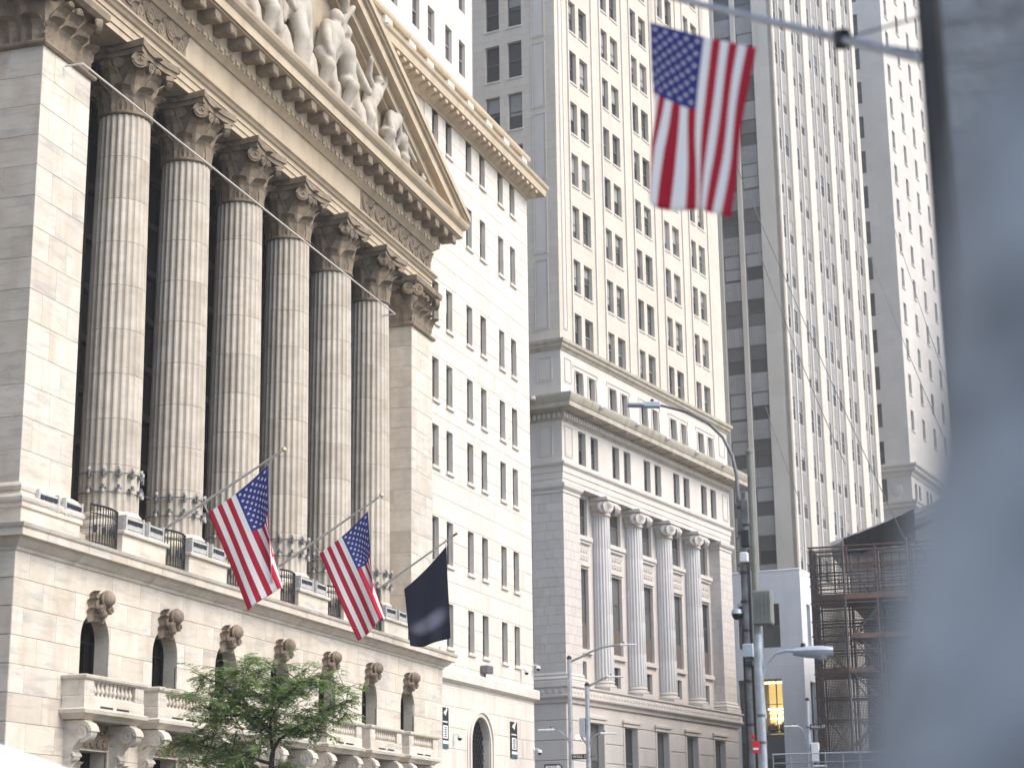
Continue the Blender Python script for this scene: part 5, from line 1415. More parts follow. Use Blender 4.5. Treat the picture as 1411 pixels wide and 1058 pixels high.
def arm_head(t_, base, pts, r0, r1, mat, head, ang, lens=False, sensor=True, tiltup=0.0):
    P = [Vector(p) - base for p in pts]
    n = len(P)
    link('arm', MB().tube(P, [r0 + (r1 - r0) * i / (n - 1) for i in range(n)], 8).mesh('arm', mat, 60), t_)
    h = link('lamp_head', head, t_, T(*P[-1]) @ RZ(ang) @ Matrix.Rotation(-tiltup, 4, 'Y') @ T(-0.03, 0, 0) @ Matrix.Scale(1.2 if lens else 1.0, 4))
    if lens: link('lens', LENSC, h)
    if sensor: link('sensor', SENS, h, T(0.2, 0, 0.05))
VA = math.atan2(RT.y, RT.x)                        # across the street, to the right
# pole with the cobra lamp
yB = 42.0
pb0 = at_y(1043, 860, yB); pbt = at_y(1037, 623, yB)
b0 = Vector((pb0.x, yB, 0))
t_ = thing('street_lamp', 'olive grey lamp post with grey cobra-head lamp on a curved arm', 'street lamp', T(*b0))
link('pole', MB().tube([(0, 0, 0), (0, 0, 5.9), (0, 0, pbt.z)], [0.105, 0.085, 0.07], 14).mesh('pole', M_OLIVE, 50), t_)
link('base', MB().lathe([(0.25, 0), (0.25, 0.3), (0.16, 0.7), (0.11, 0.9)], 14).mesh('base', M_OLIVE, 40), t_)
link('cap', MB().lathe([(0.085, 0), (0.085, 0.05), (0.03, 0.1)], 12, (0, 0, pbt.z - 0.02)).mesh('cap', M_OLIVE), t_)
link('sleeve', MB().lathe([(0.10, 0), (0.10, 5.75)], 14, (0, 0, 0.9)).mesh('sleeve', M_STEEL, 50), t_)
pA = [at_y(1048, 990, yB), at_y(1049, 935, yB), at_y(1055, 915, yB), at_y(1068, 900, yB), at_y(1084, 896, yB), at_y(1094, 897, yB)]
pA[0] = Vector((b0.x + 0.09, yB, pA[0].z))
arm_head(t_, b0, pA, 0.04, 0.035, M_LAMPGREY, HEADC, 0.15, True, True)
zt = at_y(1052, 814, yB).z; zb = at_y(1052, 861, yB).z
bxm = MB().cbox(-0.22, 0.22, -0.17, 0.17, 0, zt - zb, 0.03)
for i in range(5): bxm.box(-0.2 + i * 0.09, -0.17 + i * 0.09, -0.185, -0.17, 0.08, zt - zb - 0.08)
link('control_box', bxm.mesh('control_box', M_OLIVE), t_, T(0.16, 0.0, zb))
# clamps on the post
for z in (4.2, 4.8): link('strap', MB().lathe([(0.112, 0), (0.112, 0.06)], 12, (0, 0, z)).mesh('strap', M_DSTEEL), t_)
# darker pole hung with equipment and a long upswept arm
yA = 44.0
pa0 = at_y(1029, 850, yA); a0 = Vector((pa0.x, yA, 0))
zA = at_y(1023, 690, yA).z
t_ = thing('equipment_pole', 'dark steel pole hung with boxes and dome camera under a long curving lamp arm', 'street lamp', T(*a0))
link('pole', MB().tube([(0, 0, 0), (0, 0, 6), (0, 0, zA)], [0.13, 0.115, 0.095], 14).mesh('pole', M_DSTEEL, 50), t_)
link('base', MB().lathe([(0.26, 0), (0.26, 0.4), (0.18, 0.8), (0.13, 1.0)], 14).mesh('base', M_DSTEEL, 40), t_)
pts = [Vector((a0.x - 0.07, yA, zA - 0.9))] + [at_y(x, y, yA) for x, y in ((1017, 690), (1015, 655), (1009, 628), (996, 602), (975, 582), (948, 568), (925, 562), (908, 558))]
arm_head(t_, a0, pts, 0.05, 0.032, M_DSTEEL, MB().cbox(0, 0.42, -0.10, 0.10, -0.07, 0.07, 0.02).cbox(0.4, 0.82, -0.16, 0.16, -0.045, 0.02, 0.015).mesh('lamp_head', M_LAMPGREY), VA + PI, False, True, 0.03)
link('antenna_box', MB().cbox(-0.09, 0.09, -0.1, 0.1, 0, 0.62, 0.02).lathe([(0.08, 0), (0.08, 0.18)], 10, (0, 0, 0.62)).mesh('antenna_box', M_DSTEEL), t_, T(0.10, -0.12, zA - 0.62))
link('black_box', MB().cbox(-0.10, 0.10, -0.1, 0.1, 0, 0.40, 0.02).mesh('black_box', M_BLACK), t_, T(0.08, -0.14, zA - 1.15))
for px, py, w_, h, m_ in ((1027, 769, 0.10, 0.24, M_WPAINT), (1033, 897, 0.13, 0.32, M_LAMPGREY), (1035, 915, 0.09, 0.12, M_BLACK)):
    q = at_y(px, py, yA) - a0
    link('utility_box', MB().cbox(-w_, w_, -0.24, -0.08, -h / 2, h / 2, 0.02).mesh('utility_box', m_), t_, T(q.x, 0, q.z))
q = at_y(1016, 846, yA) - a0
dm = link('dome_camera', MB().tube([(0.22, 0, 0.22), (0.05, 0, 0.24), (0, 0, 0.12)], 0.03, 6).lathe([(0.03, 0.14), (0.12, 0.1), (0.14, 0.0)], 14).mesh('dome_camera', M_LAMPGREY, 50), t_, T(q.x, -0.05, q.z))
link('dome', MB().lathe([(0.13, 0), (0.11, -0.08), (0.06, -0.13), (0.01, -0.14)], 14).mesh('dome', M_BLACK, 60), dm)
for py in (700, 735, 790, 830, 870, 940, 1000):
    q = at_y(1029, py, yA).z
    link('clamp', MB().lathe([(0.135, 0), (0.135, 0.05)], 10, (0, 0, q)).mesh('clamp', M_BLACK), t_)
link('conduit', MB().tube([(0.12, -0.08, 1.0), (0.125, -0.08, zA - 1.2)], 0.03, 6).tube([(-0.11, -0.08, 2.0), (-0.10, -0.08, zA - 3)], 0.02, 6).mesh('conduit', M_BLACK), t_)
# do-not-enter sign strapped to the pole
q = at_y(1039, 1029, yB)
t2 = thing('no_entry_sign', 'small red no-entry sign with white bar strapped to the lamp posts', 'sign', T(b0.x - 0.10, yB - 0.14, q.z) @ Matrix.Scale(0.68, 4))
link('plate', MB().cbox(-0.16, 0.1, -0.02, 0.02, -0.2, 0.2, 0.006).mesh('sign_plate', M_RED), t2)
link('bar', MB().box(-0.12, 0.06, -0.026, -0.02, -0.1, -0.03).mesh('bar', M_SIGNW), t2)
link('strap', MB().box(-0.1, 0.14, 0.02, 0.06, -0.02, 0.02).mesh('strap', M_DSTEEL), t2)
link('reflector', MB().lathe([(0.07, 0), (0.08, 0.02), (0.07, 0.05)], 12).mesh('reflector', M_RED), t2, T(-0.12, 0, 0.33) @ Matrix.Rotation(PI / 2, 4, 'X'))
# three farther lamps at the street corner
def far_lamp(label, px, yy, topy, upper, lowers, sign=None, sx=0, mat=M_STEEL):
    p = at_y(px, 1000, yy); base = Vector((p.x, yy, 0)); zt = at_y(px - 1, topy, yy).z
    t_ = thing('corner_lamp', label, 'street lamp', T(*base), 'lamp posts at the street corner')
    link('pole', MB().tube([(0, 0, 0), (0, 0, zt)], [0.15, 0.11], 12).mesh('pole', mat, 50), t_)
    link('base', MB().lathe([(0.3, 0), (0.3, 0.4), (0.18, 0.9), (0.15, 1.0)], 12).mesh('base', mat), t_)
    link('pole_cap', MB().lathe([(0.13, 0), (0.13, 0.12), (0.04, 0.2)], 10, (0, 0, zt)).mesh('pole_cap', M_BLACK), t_)
    for pts, dr in ([upper] if upper else []) + lowers:
        P = [at_y(x, y, yy) for x, y in pts]
        P[0].x = base.x + (0.08 if dr > 0 else -0.08)
        arm_head(t_, base, P, 0.06, 0.05, mat, HEADL, VA if dr > 0 else VA + PI, False, True, 0.0)
    return t_, base
t3, base3 = far_lamp('tall galvanised corner lamp post with a long upper arm and one low arm', 786, 93, 908, ([(786, 911), (800, 905), (815, 897), (830, 891.5), (845, 889), (855, 888)], 1), [([(785, 1022), (780, 1015), (774, 1008), (768, 1006), (763, 1005)], -1)])
t4, base4 = far_lamp('shorter galvanised corner lamp post with a lit globe and street sign', 810, 91.5, 945, ([(810, 945), (820, 940), (829, 935), (837, 932)], 1), [([(812, 1030), (815, 1020), (821, 1012), (828, 1010)], 1)])
q = at_y(796, 1015, 91.5) - base4
gl = link('globe_lamp', MB().tube([(0, 0, -0.45), (-0.15, 0, -0.1), (q.x + 0.1, 0, q.z - 7.6 + 0.1)], 0.03, 5).mesh('globe_arm', M_DSTEEL), t4, T(0, 0, 7.6))
link('bulb', MB().lathe([(0.01, -0.12), (0.1, -0.08), (0.13, 0), (0.1, 0.09), (0.01, 0.12)], 12, (q.x, 0, q.z)).mesh('bulb', M_BULB, 60), t4)
link('panel_box', MB().cbox(-0.42, -0.12, -0.12, 0.1, 7.75, 8.7, 0.02).mesh('panel_box', M_LAMPGREY), t4)
q = at_y(800, 1042, 91.5) - base4
ss = thing('street_name_sign', 'black street name sign reading WALL ST on the corner lamp post', 'sign', T(base4.x + q.x, 91.5 - 0.03, q.z))
link('plate', MB().cbox(-0.45, 0.45, -0.02, 0.02, -0.13, 0.13, 0.008).mesh('sign_plate', M_SIGNB), ss)
link('lettering', text_mesh('WALL ST', 0.2, M_SIGNW), ss, T(0, -0.024, 0) @ Matrix.Rotation(PI / 2, 4, 'X'))
link('bracket', MB().box(0.44, 0.8, -0.02, 0.04, -0.03, 0.03).mesh('bracket', M_DSTEEL), ss)
q = at_y(763, 1055, 93) - base3
s1 = thing('one_way_sign', 'black one-way arrow sign beside the tall corner lamp post', 'sign', T(base3.x + q.x, 93, q.z - 0.05))
link('plate', MB().slab([(-0.5, -0.16), (0.3, -0.16), (0.5, 0), (0.3, 0.16), (-0.5, 0.16)], -0.02, 0.02).mesh('sign_plate', M_SIGNB), s1)
link('arrow', MB().slab([(-0.42, -0.07), (0.2, -0.07), (0.2, -0.13), (0.42, 0), (0.2, 0.13), (0.2, 0.07), (-0.42, 0.07)], -0.024, -0.02).mesh('arrow', M_SIGNW), s1)
link('lettering', text_mesh('ONE WAY', 0.11, M_SIGNB, 0.002), s1, T(-0.1, -0.028, 0) @ Matrix.Rotation(PI / 2, 4, 'X'))
link('post', MB().tube([(0.0, 0.05, -q.z + 0.05), (0.0, 0.05, 0.2)], 0.03, 8).mesh('post', M_STEEL), s1)
t5, base5 = far_lamp('corner lamp post in front of the white painted base', 1114, 113, 965, None, [([(1113, 1020), (1110, 1010), (1104, 1003), (1099, 1000)], -1)], mat=M_LAMPGREY)
q = at_y(1128, 1001, 113) - base5
ss = thing('street_name_sign', 'black street name sign in front of the white painted base', 'sign', T(base5.x + q.x, 113 - 0.2, q.z))
link('plate', MB().cbox(-0.5, 0.45, -0.02, 0.02, -0.16, 0.16, 0.008).mesh('sign_plate', M_SIGNB), ss)
link('lettering', text_mesh('WALL ST', 0.22, M_SIGNW), ss, T(0, -0.024, 0) @ Matrix.Rotation(PI / 2, 4, 'X'))
link('bracket', MB().box(-0.75, -0.49, 0.0, 0.2, -0.03, 0.03).mesh('bracket', M_DSTEEL), ss)
tl = thing('signal_boxes', 'pale signal boxes clustered on the lamp post by the white base', 'signal', T(base5.x + 0.35, 112.8, 7.3))
link('pale_box', MB().cbox(-0.2, 0.25, -0.2, 0.2, 0, 1.1, 0.03).mesh('pale_box', M_WPAINT), tl)
link('dark_box', MB().cbox(0.27, 0.6, -0.2, 0.2, -0.2, 0.7, 0.03).mesh('dark_box', M_BLACK), tl)
link('hood', MB().cbox(-0.1, 0.8, -0.3, 0.3, -0.32, -0.22, 0.02).mesh('hood', M_WPAINT), tl)

# ================================================================== scaffold, tarp and fence
SX0, SX1, SY0, SY1 = -15.9, -6.4, 114.6, 118.3
sc = thing('scaffold', 'red and grey tube scaffold with planked decks in front of the columned hall', 'scaffold', T(SX0, SY0, 0))
Wd, Dp = SX1 - SX0, SY1 - SY0
xs = [0, 1.95, 3.9, 5.85, 7.8, Wd]
def tube_part(name, a, b, r, mat):
    link(name, MB().tube([a, b], r, 6).mesh(name, mat), sc)
ztop = 20.7
for i, x in enumerate(xs):
    for j, y in enumerate((0, Dp / 2, Dp)):
        tube_part('standard', (x, y, 0), (x, y, ztop - (0.0 if i % 2 else 0.4)), 0.075, M_RUST if (i + j) % 2 == 0 else M_TUBE)
for z in (6.2, 7.9, 9.8, 11.2, 12.6, 14.0, 14.9, 15.8, 16.9, 18.0, 18.6, 19.3, 20.4):
    for j, y in enumerate((0, Dp / 2, Dp)):
        if j == 1 and int(z * 10) % 2: continue
        tube_part('ledger', (-0.2, y, z + 0.02 * j), (Wd + 0.2, y, z + 0.02 * j), 0.045 if z < 20 else 0.06, random.choice((M_RUST, M_TUBE, M_TUBE)))
    for x in xs[::2]: tube_part('transom', (x, -0.15, z - 0.1), (x, Dp + 0.15, z - 0.1), 0.045, M_TUBE)
rnd = random.Random(4)
for k in range(34):
    x = rnd.choice(xs[:-1]); z = rnd.choice((7.9, 9.8, 12.6, 14.9, 16.9, 18.6)); y = rnd.choice((0.06, Dp / 2, Dp - 0.1))
    e = rnd.choice((0, 1))
    tube_part('brace', (x + (1.95 if e else 0), y, z), (x + (0 if e else 1.95), y, z + rnd.choice((1.9, 2.6))), 0.04, rnd.choice((M_RUST, M_TUBE)))
for k in range(16):
    tube_part('standard', (0.9 + k * 0.52, Dp + 0.1, 17.3), (0.9 + k * 0.52, Dp + 0.1, 20.6), 0.035, M_RUST)
pk = MB().cbox(0, Wd, 0, 0.34, -0.05, 0.0, 0.01).mesh('deck_plank', M_PLANK)
pk2 = MB().cbox(0, 3.4, 0, 0.34, -0.05, 0.0, 0.01).mesh('deck_plank', M_PLANK)
for z in (17.15, 12.7):
    for j in range(10): link('deck_plank', pk if z > 13 else pk2, sc, T(0, 0.05 + j * 0.36, z))
for j in range(10): link('deck_plank', pk2, sc, T(2.3, 0.05 + j * 0.36, 14.75))
link('toe_board', MB().box(-0.1, Wd, -0.08, -0.03, 17.1, 17.45).box(-0.1, 3.5, -0.08, -0.03, 12.66, 12.95).box(2.2, 5.8, -0.08, -0.03, 14.7, 15.0).mesh('toe_board', M_PLANK), sc)
for z0, x0, s in ((7.9, 1.6, 1), (12.75, 4.6, -1), (10.3, 4.4, -1), (14.8, 2.2, 1)):
    stp = MB()
    for i in range(9): stp.box(x0 + s * i * 0.25 - 0.13, x0 + s * i * 0.25 + 0.13, 0.5, 1.3, z0 + i * 0.26, z0 + i * 0.26 + 0.05)
    stp.tube([(x0, 0.48, z0), (x0 + s * 2.3, 0.48, z0 + 2.4)], 0.05, 5).tube([(x0, 1.32, z0), (x0 + s * 2.3, 1.32, z0 + 2.4)], 0.05, 5)
    link('stair', stp.mesh('stair', M_DSTEEL), sc)
M_NET = plain('brown_debris_net', (0.055, 0.045, 0.042), 0.9, spec=0.1, var=0.3, nscale=0.7)
# fine debris netting on the left return: real woven strips
nt_ = MB()
for i in range(46): nt_.tube([(-0.12, i * Dp / 45, 6.4), (-0.12, i * Dp / 45, 20.3)], 0.022, 3)
for i in range(80): nt_.tube([(-0.13, 0, 6.4 + i * 0.175), (-0.13, Dp, 6.4 + i * 0.175)], 0.02, 3)
for i in range(100): nt_.box(i * Wd / 99, i * Wd / 99 + 0.045, Dp + 0.16, Dp + 0.165, 6.4, 17.2)
for i in range(110): nt_.box(0, Wd, Dp + 0.17, Dp + 0.175, 6.4 + i * 0.098, 6.445 + i * 0.098)
for i in range(22): nt_.box(i * 0.089, i * 0.089 + 0.03, -0.13, -0.125, 6.4, 20.3)
for i in range(150): nt_.box(0, 1.95, -0.14, -0.135, 6.4 + i * 0.0925, 6.43 + i * 0.0925)
link('debris_netting', nt_.mesh('debris_netting', M_NET), sc)
tp_ = MB(); nn = 24
rnd = random.Random(8)
grid = []
for i in range(nn + 1):
    t = i / nn
    x = -14.35 + 4.6 * t
    zt = 21.62 + 1.75 * t - 0.08 * math.sin(PI * t)
    for j in range(11):
        s = j / 10
        fold = 0.09 * math.sin(i * 1.3 + j * 0.9) + 0.05 * math.sin(i * 2.9)
        drop = (1.15 + 1.2 * t) * s
        grid.append((x + 0.25 * s * (1 - t), (119.7 if j == 0 else 118.42 - 0.25 * math.sin(s * PI * 0.6) + fold * 0.6), zt - drop + 0.05 * math.sin(i * 0.9) * s))
fs = [(i * 11 + j, i * 11 + j + 1, (i + 1) * 11 + j + 1, (i + 1) * 11 + j) for i in range(nn) for j in range(10)]
tme = MB().add(grid, fs).mesh('tarp', M_TARP, 70, recalc=False)
tp_o = tag(link('tarp', tme), 'black tarp draped over the low pediment corner above the scaffold', 'tarp')
tp_o.modifiers.new('thick', 'SOLIDIFY').thickness = 0.03
# metal fence on the pavement shed deck
fc = thing('shed_fence', 'blue-grey steel parapet fence on the pavement shed beside the scaffold', 'fence', T(-18.4, 111.5, 0))
link('shed_deck', MB().box(0, 12.5, 0, 3.0, 6.0, 6.25).mesh('shed_deck', M_FENCE), fc)
for x in (0.1, 4.2, 8.4, 12.4):
    for y in (0.1, 2.9): link('leg', MB().tube([(x, y, 0), (x, y, 6.0)], 0.06, 8).mesh('leg', M_FENCE), fc)
for i in range(13): link('post', MB().tube([(0.05 + i * 1.03, 0.05, 6.25), (0.05 + i * 1.03, 0.05, 7.72)], 0.04, 6).mesh('post', M_FENCE), fc)
for z in (6.35, 7.2, 7.72): link('rail', MB().tube([(0, 0.05, z), (12.5, 0.05, z)], 0.04, 6).mesh('rail', M_FENCE if z < 7.5 else M_LAMPGREY), fc)
for i in range(3, 12): link('infill_panel', MB().box(0.12 + i * 1.03, 1.0 + i * 1.03, 0.06, 0.08, 6.3, 7.65).mesh('infill_panel', M_MESH), fc)

# ================================================================== overhead wires
for (x0, y0, d0, x1, y1, d1, sag, lab) in ((1000, 195, 132, 1256, 762, 116.5, 0.5, 'thin dark wire slanting past the striped tower to the tarp corner'),
        (1040, 330, 138, 1165, 640, 117, 0.6, 'thin dark wire slanting across the striped tower above the scaffold'),
        (1055, 560, 138, 1102, 690, 117, 0.2, 'short dark wire crossing the corner pier of the striped tower'),
        (1190, 330, 185, 1300, 600, 117, 0.4, 'dark wire slanting across the far tower'),
        (1228, 300, 185, 1310, 540, 117, 0.4, 'second dark wire on the far tower, nearer the grey pier')):
    cable('overhead_wire', lab, [at_d(x0, y0, d0), at_d(x1, y1, d1)], 0.026, M_CABLE, sag, 'overhead wires')

# ================================================================== near grey pier with its flag, and the stone post
PX, PY = -0.70, 11.62
rc = 0.16
pl = [(PX + rc - rc * math.sin(a), PY + rc - rc * math.cos(a)) for a in [PI / 2 * k / 8 for k in range(8, -1, -1)]]
plan = [(PX, PY + 2.2)] + pl + [(PX + 3.2, PY), (PX + 3.2, PY + 2.2)]
pv_ = MB(); npn = len(plan)
zs = [0, 2.0, 2.012, 9.0, 9.012, 14]
for z0, z1 in zip(zs[::2], zs[1::2]):
    pass
pg = thing('stone_pier', 'blue-grey stone building pier with rounded edge carrying a flagpole', 'pier', T(0, 0, 0))
for z0, z1 in zip(zs[::2], zs[1::2]):
    q = MB().add([(x, y, z0) for x, y in plan] + [(x, y, z1) for x, y in plan], [tuple(range(npn))[::-1], tuple(range(npn, 2 * npn))] + [(i, (i + 1) % npn, npn + (i + 1) % npn, npn + i) for i in range(npn)])
    link('stone_course', q.mesh('stone_course', M_PIER, 30), pg)
M_EDGE = plain('dark_edge', (0.05, 0.049, 0.049), 0.85, spec=0.1, var=0.2, nscale=3)
link('edge_strip', MB().cbox(PX - 0.02, PX + 0.13, PY - 0.03, PY + 2.2, 0, 13.9, 0.03).mesh('edge_strip', M_EDGE), pg)  # separate strip that makes the pier's left edge darker
r0 = at_d(1267, 81, 13.0); r1 = at_d(940, 0, 16.6); rdir = (r1 - r0)
tipr = r0 + rdir * 1.28
g = thing('hanging_flag', 'red white and blue flag hanging from the steel rod on the grey pier', 'flag', T(*r0))
link('pole', MB().tube([rdir * -0.03, rdir * 0.5, rdir * 1.28], [0.035, 0.032, 0.026], 12).mesh('pole', M_STEEL, 50), g)
link('finial', MB().lathe([(0.01, -0.06), (0.05, 0), (0.01, 0.06)], 12, tuple(rdir * 1.29)).mesh('finial', M_GOLD, 60), g)
ck = at_d(1165, 51, 14.0) - r0
kk = ck.dot(rdir) / rdir.length_squared; ck = rdir * kk
link('collar', MB().lathe([(0.02, -0.07), (0.065, -0.06), (0.065, 0.06), (0.02, 0.07)], 10, tuple(ck)).mesh('collar', M_BLACK), g)
for ex, ey, dd in ((1228, 0, 12.3), (1262, -6, 12.2)):
    e = at_d(ex, ey, dd) - r0; e2 = ck + (e - ck) * 1.5
    e2 = Vector((PX + 0.02 - r0.x, PY + 0.3 - r0.y, e2.z + 0.3)) if ex > 1250 else Vector((PX + 0.02 - r0.x, PY + 0.9 - r0.y, e2.z + 0.25))
    link('stay', MB().tube([ck, e2], 0.009, 6).mesh('stay', M_DSTEEL), g)
def on_rod(px):                                     # rod point seen in photo column px
    best = min((abs((lambda v: PW / 2 + FPX * v.dot(RT) / v.dot(FW))(r0 + rdir * (k / 400) - CAM) - px), k / 400) for k in range(0, 520))
    return best[1]
ka, kb = on_rod(896), on_rod(1042)
dA = (r0 + rdir * ka - CAM).dot(FW); dB_ = (r0 + rdir * kb - CAM).dot(FW)
Hp = at_d(896, 31, dA) - r0; Hl = at_d(1042, 66, dB_) - r0
ddn = 15.4
V_p = at_d(905, 262, dA) - at_d(896, 31, dA); V_l = at_d(995, 303, dB_) - at_d(1042, 66, dB_)
side = Vector((0.82, 0.57, 0)).normalized()
def fnb(s, t):
    p = Hl.lerp(Hp, s) + Vector((0, 0, -0.015 * math.sin(PI * s)))
    V = V_l.lerp(V_p, s ** 1.3)
    q = p + V * t
    tt = min(1, t * 1.5)
    nrm = Vector((-0.57, 0.82, 0)) * 1.0
    k = max(0, (s - 0.35) / 0.65)
    q += nrm * (0.16 * tt * math.sin(PI * k) + 0.05 * tt * math.sin(13 * s + 5 * t))
    q += side * (0.11 * tt * math.sin(2 * PI * k + 0.5) * t)
    q.z += 0.03 * tt * math.sin(8 * s)
    return q
cloth('cloth', g, fnb, M_FLAG, 44, 46)
hy = MB()
for hp, k in ((Hp, ka), (Hl, kb), (Hp.lerp(Hl, 0.5), (ka + kb) / 2)): hy.tube([hp, rdir * k], 0.006, 4)
link('halyard', hy.mesh('halyard', M_ROPE), g)
# stone post close to the camera
ps = MB(); prof = [(0.80, 0.0), (0.80, 0.15), (0.74, 0.2), (0.66, 0.9), (0.60, 1.5), (0.565, 1.75), (0.52, 1.9), (0.49, 2.0), (0.465, 2.1), (0.44, 2.25), (0.41, 2.42), (0.34, 2.52), (0.2, 2.58), (0.02, 2.6)]
ps.lathe(prof, 48, (0.32, 1.95, 0))
tag(link('stone_post', ps.mesh('stone_post', M_POST, 60)), 'grey tapering stone post out of focus at the kerb, lower than the pier', 'post')

# ================================================================== neighbour on the near side of the columned building
NB = thing('neighbour_building', 'pale stone office block on the near side of the columned building', 'building', T(-27.8, 4.0, 0) @ RZ(PI / 2))
nops = [Op(2.2 + 3.4 * i, 0.7, 3.0 + 4.1 * k, 5.3 + 4.1 * k) for i in range(10) for k in range(10)]
wall(NB, I4, 0, 34.6, 0, 48, nops, 0, 0.35, M_FAR, 'front_wall')
for o_ in nops: window(NB, I4, o_, 0.28, 'sash', M_FRAME, None, (0.1, 0.1, 0.16), sillmat=M_FAR)
link('body', MB().box(0.05, 34.6, 0.5, 30, 0, 47.9).mesh('body', M_FAR), NB)
link('cornice', MB().sweep([(-0.3, 46.8), (0.1, 46.8), (0.6, 47.4), (0.7, 48.0), (-0.3, 48.1)], [(0, 20), (0, 0), (34.6, 0), (34.6, 20)]).mesh('cornice', M_FAR), NB)

# ================================================================== tent corner and street tree
tn = thing('canopy_tent', 'white pop-up canopy tent with sloping roof below the marble corner', 'tent', T(-11.2, 14.3, 0))
rf = MB(); hw = 2.62; zb, zp = 2.23, 3.43
rf.add([(-hw, -hw, zb), (hw, -hw, zb), (hw, hw, zb), (-hw, hw, zb), (0, 0, zp), (-hw, -hw, zb - 0.28), (hw, -hw, zb - 0.28), (hw, hw, zb - 0.28), (-hw, hw, zb - 0.28)],
       [(0, 1, 4), (1, 2, 4), (2, 3, 4), (3, 0, 4), (0, 5, 6, 1), (1, 6, 7, 2), (2, 7, 8, 3), (3, 8, 5, 0)])
ro_ = link('canopy', rf.mesh('canopy', M_TENT, recalc=False), tn); ro_.modifiers.new('thick', 'SOLIDIFY').thickness = 0.01
for x in (-hw + 0.05, hw - 0.05):
    for y in (-hw + 0.05, hw - 0.05): link('leg', MB().tube([(x, y, 0.0), (x, y, zb)], 0.025, 8).mesh('leg', M_STEEL), tn)

def leafmat():
    m, N, L, b = nmat('locust_leaf')
    ge = N.new('ShaderNodeNewGeometry'); r = N.new('ShaderNodeValToRGB')
    r.color_ramp.elements[0].color = (0.13, 0.21, 0.06, 1); r.color_ramp.elements[1].color = (0.34, 0.47, 0.17, 1)
    L.new(ge.outputs['Random Per Island'], r.inputs[0]); L.new(r.outputs[0], b.inputs['Base Color'])
    b.inputs['Roughness'].default_value = 0.6
    tr = N.new('ShaderNodeBsdfTranslucent'); L.new(r.outputs[0], tr.inputs['Color'])
    ms = N.new('ShaderNodeMixShader'); ms.inputs[0].default_value = 0.42
    L.new(b.outputs[0], ms.inputs[1]); L.new(tr.outputs[0], ms.inputs[2]); L.new(ms.outputs[0], N['Material Output'].inputs['Surface'])
    return m
rnd = random.Random(12)
tx = -22.5
tb = at_x(374, 1050, tx); tb = Vector((tb.x, tb.y, 0))
tdep = (at_x(374, 1040, tx) - CAM).dot(FW)
tree = thing('locust_tree', 'slender honey locust street tree with feathery green leaves before the balconies', 'tree', T(*tb))
def tp3(px, py, dz=0.0): return at_d(px, py, tdep + dz) - tb
trk = MB()
limbs = [([(0, 0, 0), (0.05, 0.02, 2.2), tp3(374, 1050), tp3(376, 1035)], [0.13, 0.11, 0.085, 0.075])]
fork = tp3(376, 1035)
L_ = [[(376, 1035), (385, 1018), (405, 1005), (430, 990), (455, 975), (485, 965)], [(376, 1035), (372, 1010), (373, 985), (380, 950), (375, 915)], [(372, 1010), (355, 990), (335, 965), (300, 940), (265, 925)],
      [(373, 985), (395, 960), (415, 940), (440, 930)], [(355, 990), (330, 985), (300, 985), (285, 975)], [(374, 1052), (350, 1045), (310, 1035), (270, 1025), (250, 1020)], [(405, 1005), (425, 1010), (440, 1005)], [(335, 965), (335, 935), (345, 912)], [(374, 1060), (360, 1062), (330, 1055), (320, 1050)], [(374, 1060), (395, 1060), (380, 1065)]]
tips = []
for br in L_:
    dz = rnd.uniform(-1.1, 1.1); n = len(br)
    P = [tp3(x, y, dz * i / (n - 1)) for i, (x, y) in enumerate(br)]
    if br[0] == (376, 1035): P[0] = fork
    limbs.append((P, [0.055 * (1 - 0.75 * i / (n - 1)) for i in range(n)]))
    for i in range(1, n):
        for q in range(4):
            tips.append((P[i - 1].lerp(P[i], q / 4), i / n))
core = [p for p, f in tips]
for _ in range(85):
    if rnd.random() < 0.72: cx, cy, rx, ry = 368, 962, 118, 52
    else: cx, cy, rx, ry = 300, 1035, 62, 28
    a = rnd.uniform(0, 2 * PI); q = math.sqrt(rnd.random())
    e = tp3(cx + rx * q * math.cos(a), cy + ry * q * math.sin(a), rnd.uniform(-1.6, 1.6))
    n_ = min(core, key=lambda c_: (c_ - e).length)
    trk.tube([n_, n_.lerp(e, 0.5) + Vector((0, 0, 0.08)), e], [0.02, 0.014, 0.008], 5)
    tips.append((e, 0.75))
for P, r in limbs: trk.tube(P, r, 8)
lf = MB()
def frond(p, d, n, L0):
    d = d.normalized(); s_ = d.cross(Vector((0, 0, 1)))
    if s_.length < 0.1: s_ = Vector((1, 0, 0))
    s_.normalize()
    for i in range(n):
        t = (i + 1) / n
        c = p + d * (L0 * t) + Vector((0, 0, -0.10 * t * t * L0 * 3))
        for e in (-1, 1):
            ax = (s_ * e + d * 0.45 + Vector((rnd.uniform(-.25, .25), rnd.uniform(-.25, .25), rnd.uniform(-.45, .1)))).normalized()
            ln = rnd.uniform(0.11, 0.20) * (1.1 - 0.4 * t); wv = ax.cross(Vector((rnd.uniform(-.5, .5), rnd.uniform(-.5, .5), 1))).normalized() * (ln * 0.15)
            lf.add([c, c + ax * ln * 0.5 + wv, c + ax * ln, c + ax * ln * 0.5 - wv], [(0, 1, 2, 3)])
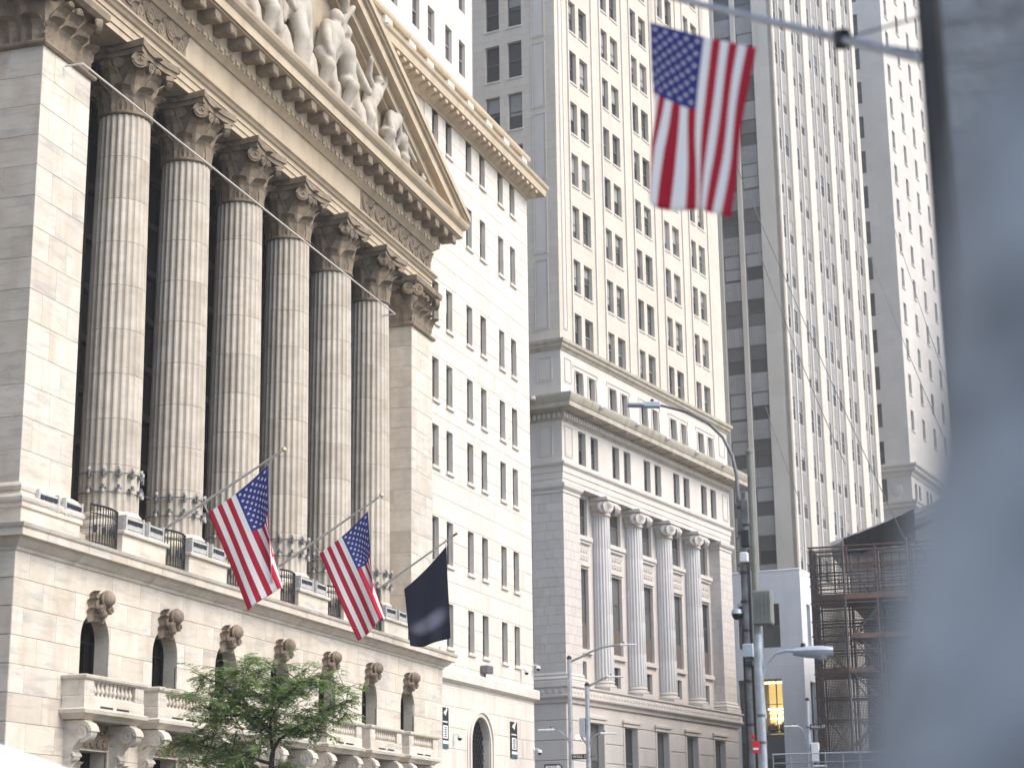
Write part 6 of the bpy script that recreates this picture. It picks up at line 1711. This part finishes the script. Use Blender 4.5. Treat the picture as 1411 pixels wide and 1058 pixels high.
for p, f in tips:
    if f < 0.28: continue
    for _ in range(2 if f < 0.6 else 3):
        a = rnd.uniform(0, 2 * PI); d = Vector((math.cos(a), math.sin(a), rnd.uniform(-0.7, 0.7)))
        ln = rnd.uniform(0.25, 0.75) * (0.6 + 0.6 * f)
        e = p + d.normalized() * ln
        trk.tube([p, p.lerp(e, 0.5) + Vector((0, 0, 0.04)), e], [0.012, 0.009, 0.005], 4)
        for k in range(5):
            q = p.lerp(e, 0.2 + 0.8 * k / 4)
            a2 = rnd.uniform(0, 2 * PI)
            frond(q, d * 0.6 + Vector((math.cos(a2), math.sin(a2), rnd.uniform(-0.5, 0.25))), rnd.randint(6, 9), rnd.uniform(0.22, 0.40))
link('trunk', trk.mesh('trunk', M_BARK, 60), tree)
link('crown', lf.mesh('crown', leafmat(), recalc=False), tree)
# potted shrubs on the ledge
pt = MB().lathe([(0.14, 0), (0.2, 0.3), (0.22, 0.32)], 10).mesh('pot', M_IRON)
LM = leafmat()
for u in (4.37, 8.74):
    t_ = thing('ledge_shrub', 'small potted shrub behind the iron railing ' + ('between the fifth and sixth columns' if u > 5 else 'between the fourth and fifth columns'), 'potted plant', AM @ T(u, -0.05, 10.786))
    link('pot', pt, t_)
    m_ = MB()
    for k in range(220):
        a = rnd.uniform(0, 2 * PI); r = rnd.uniform(0, 0.3); z = rnd.uniform(0.3, 0.85); d = Vector((rnd.uniform(-1, 1), rnd.uniform(-1, 1), rnd.uniform(-.3, 1))).normalized()
        c = Vector((r * math.cos(a), r * math.sin(a), z)); wv = d.orthogonal().normalized() * 0.03
        m_.add([c, c + d * 0.06 + wv, c + d * 0.12, c + d * 0.06 - wv], [(0, 1, 2, 3)])
    link('leaves', m_.mesh('leaves', LM, recalc=False), t_)

# ================================================================== air
hm_ = bpy.data.materials.new('haze_air'); hm_.use_nodes = True
HN = hm_.node_tree.nodes; HN.remove(HN['Principled BSDF'])
pv2 = HN.new('ShaderNodeVolumePrincipled')
pv2.inputs['Color'].default_value = (0.93, 0.92, 0.90, 1)
pv2.inputs['Density'].default_value = 0.0006
pv2.inputs['Anisotropy'].default_value = 0.2
hm_.node_tree.links.new(pv2.outputs['Volume'], HN['Material Output'].inputs['Volume'])
hz = link('haze', MB().box(-610, 610, -610, 610, -1.0, 124).mesh('haze', hm_))
hz['kind'] = 'stuff'
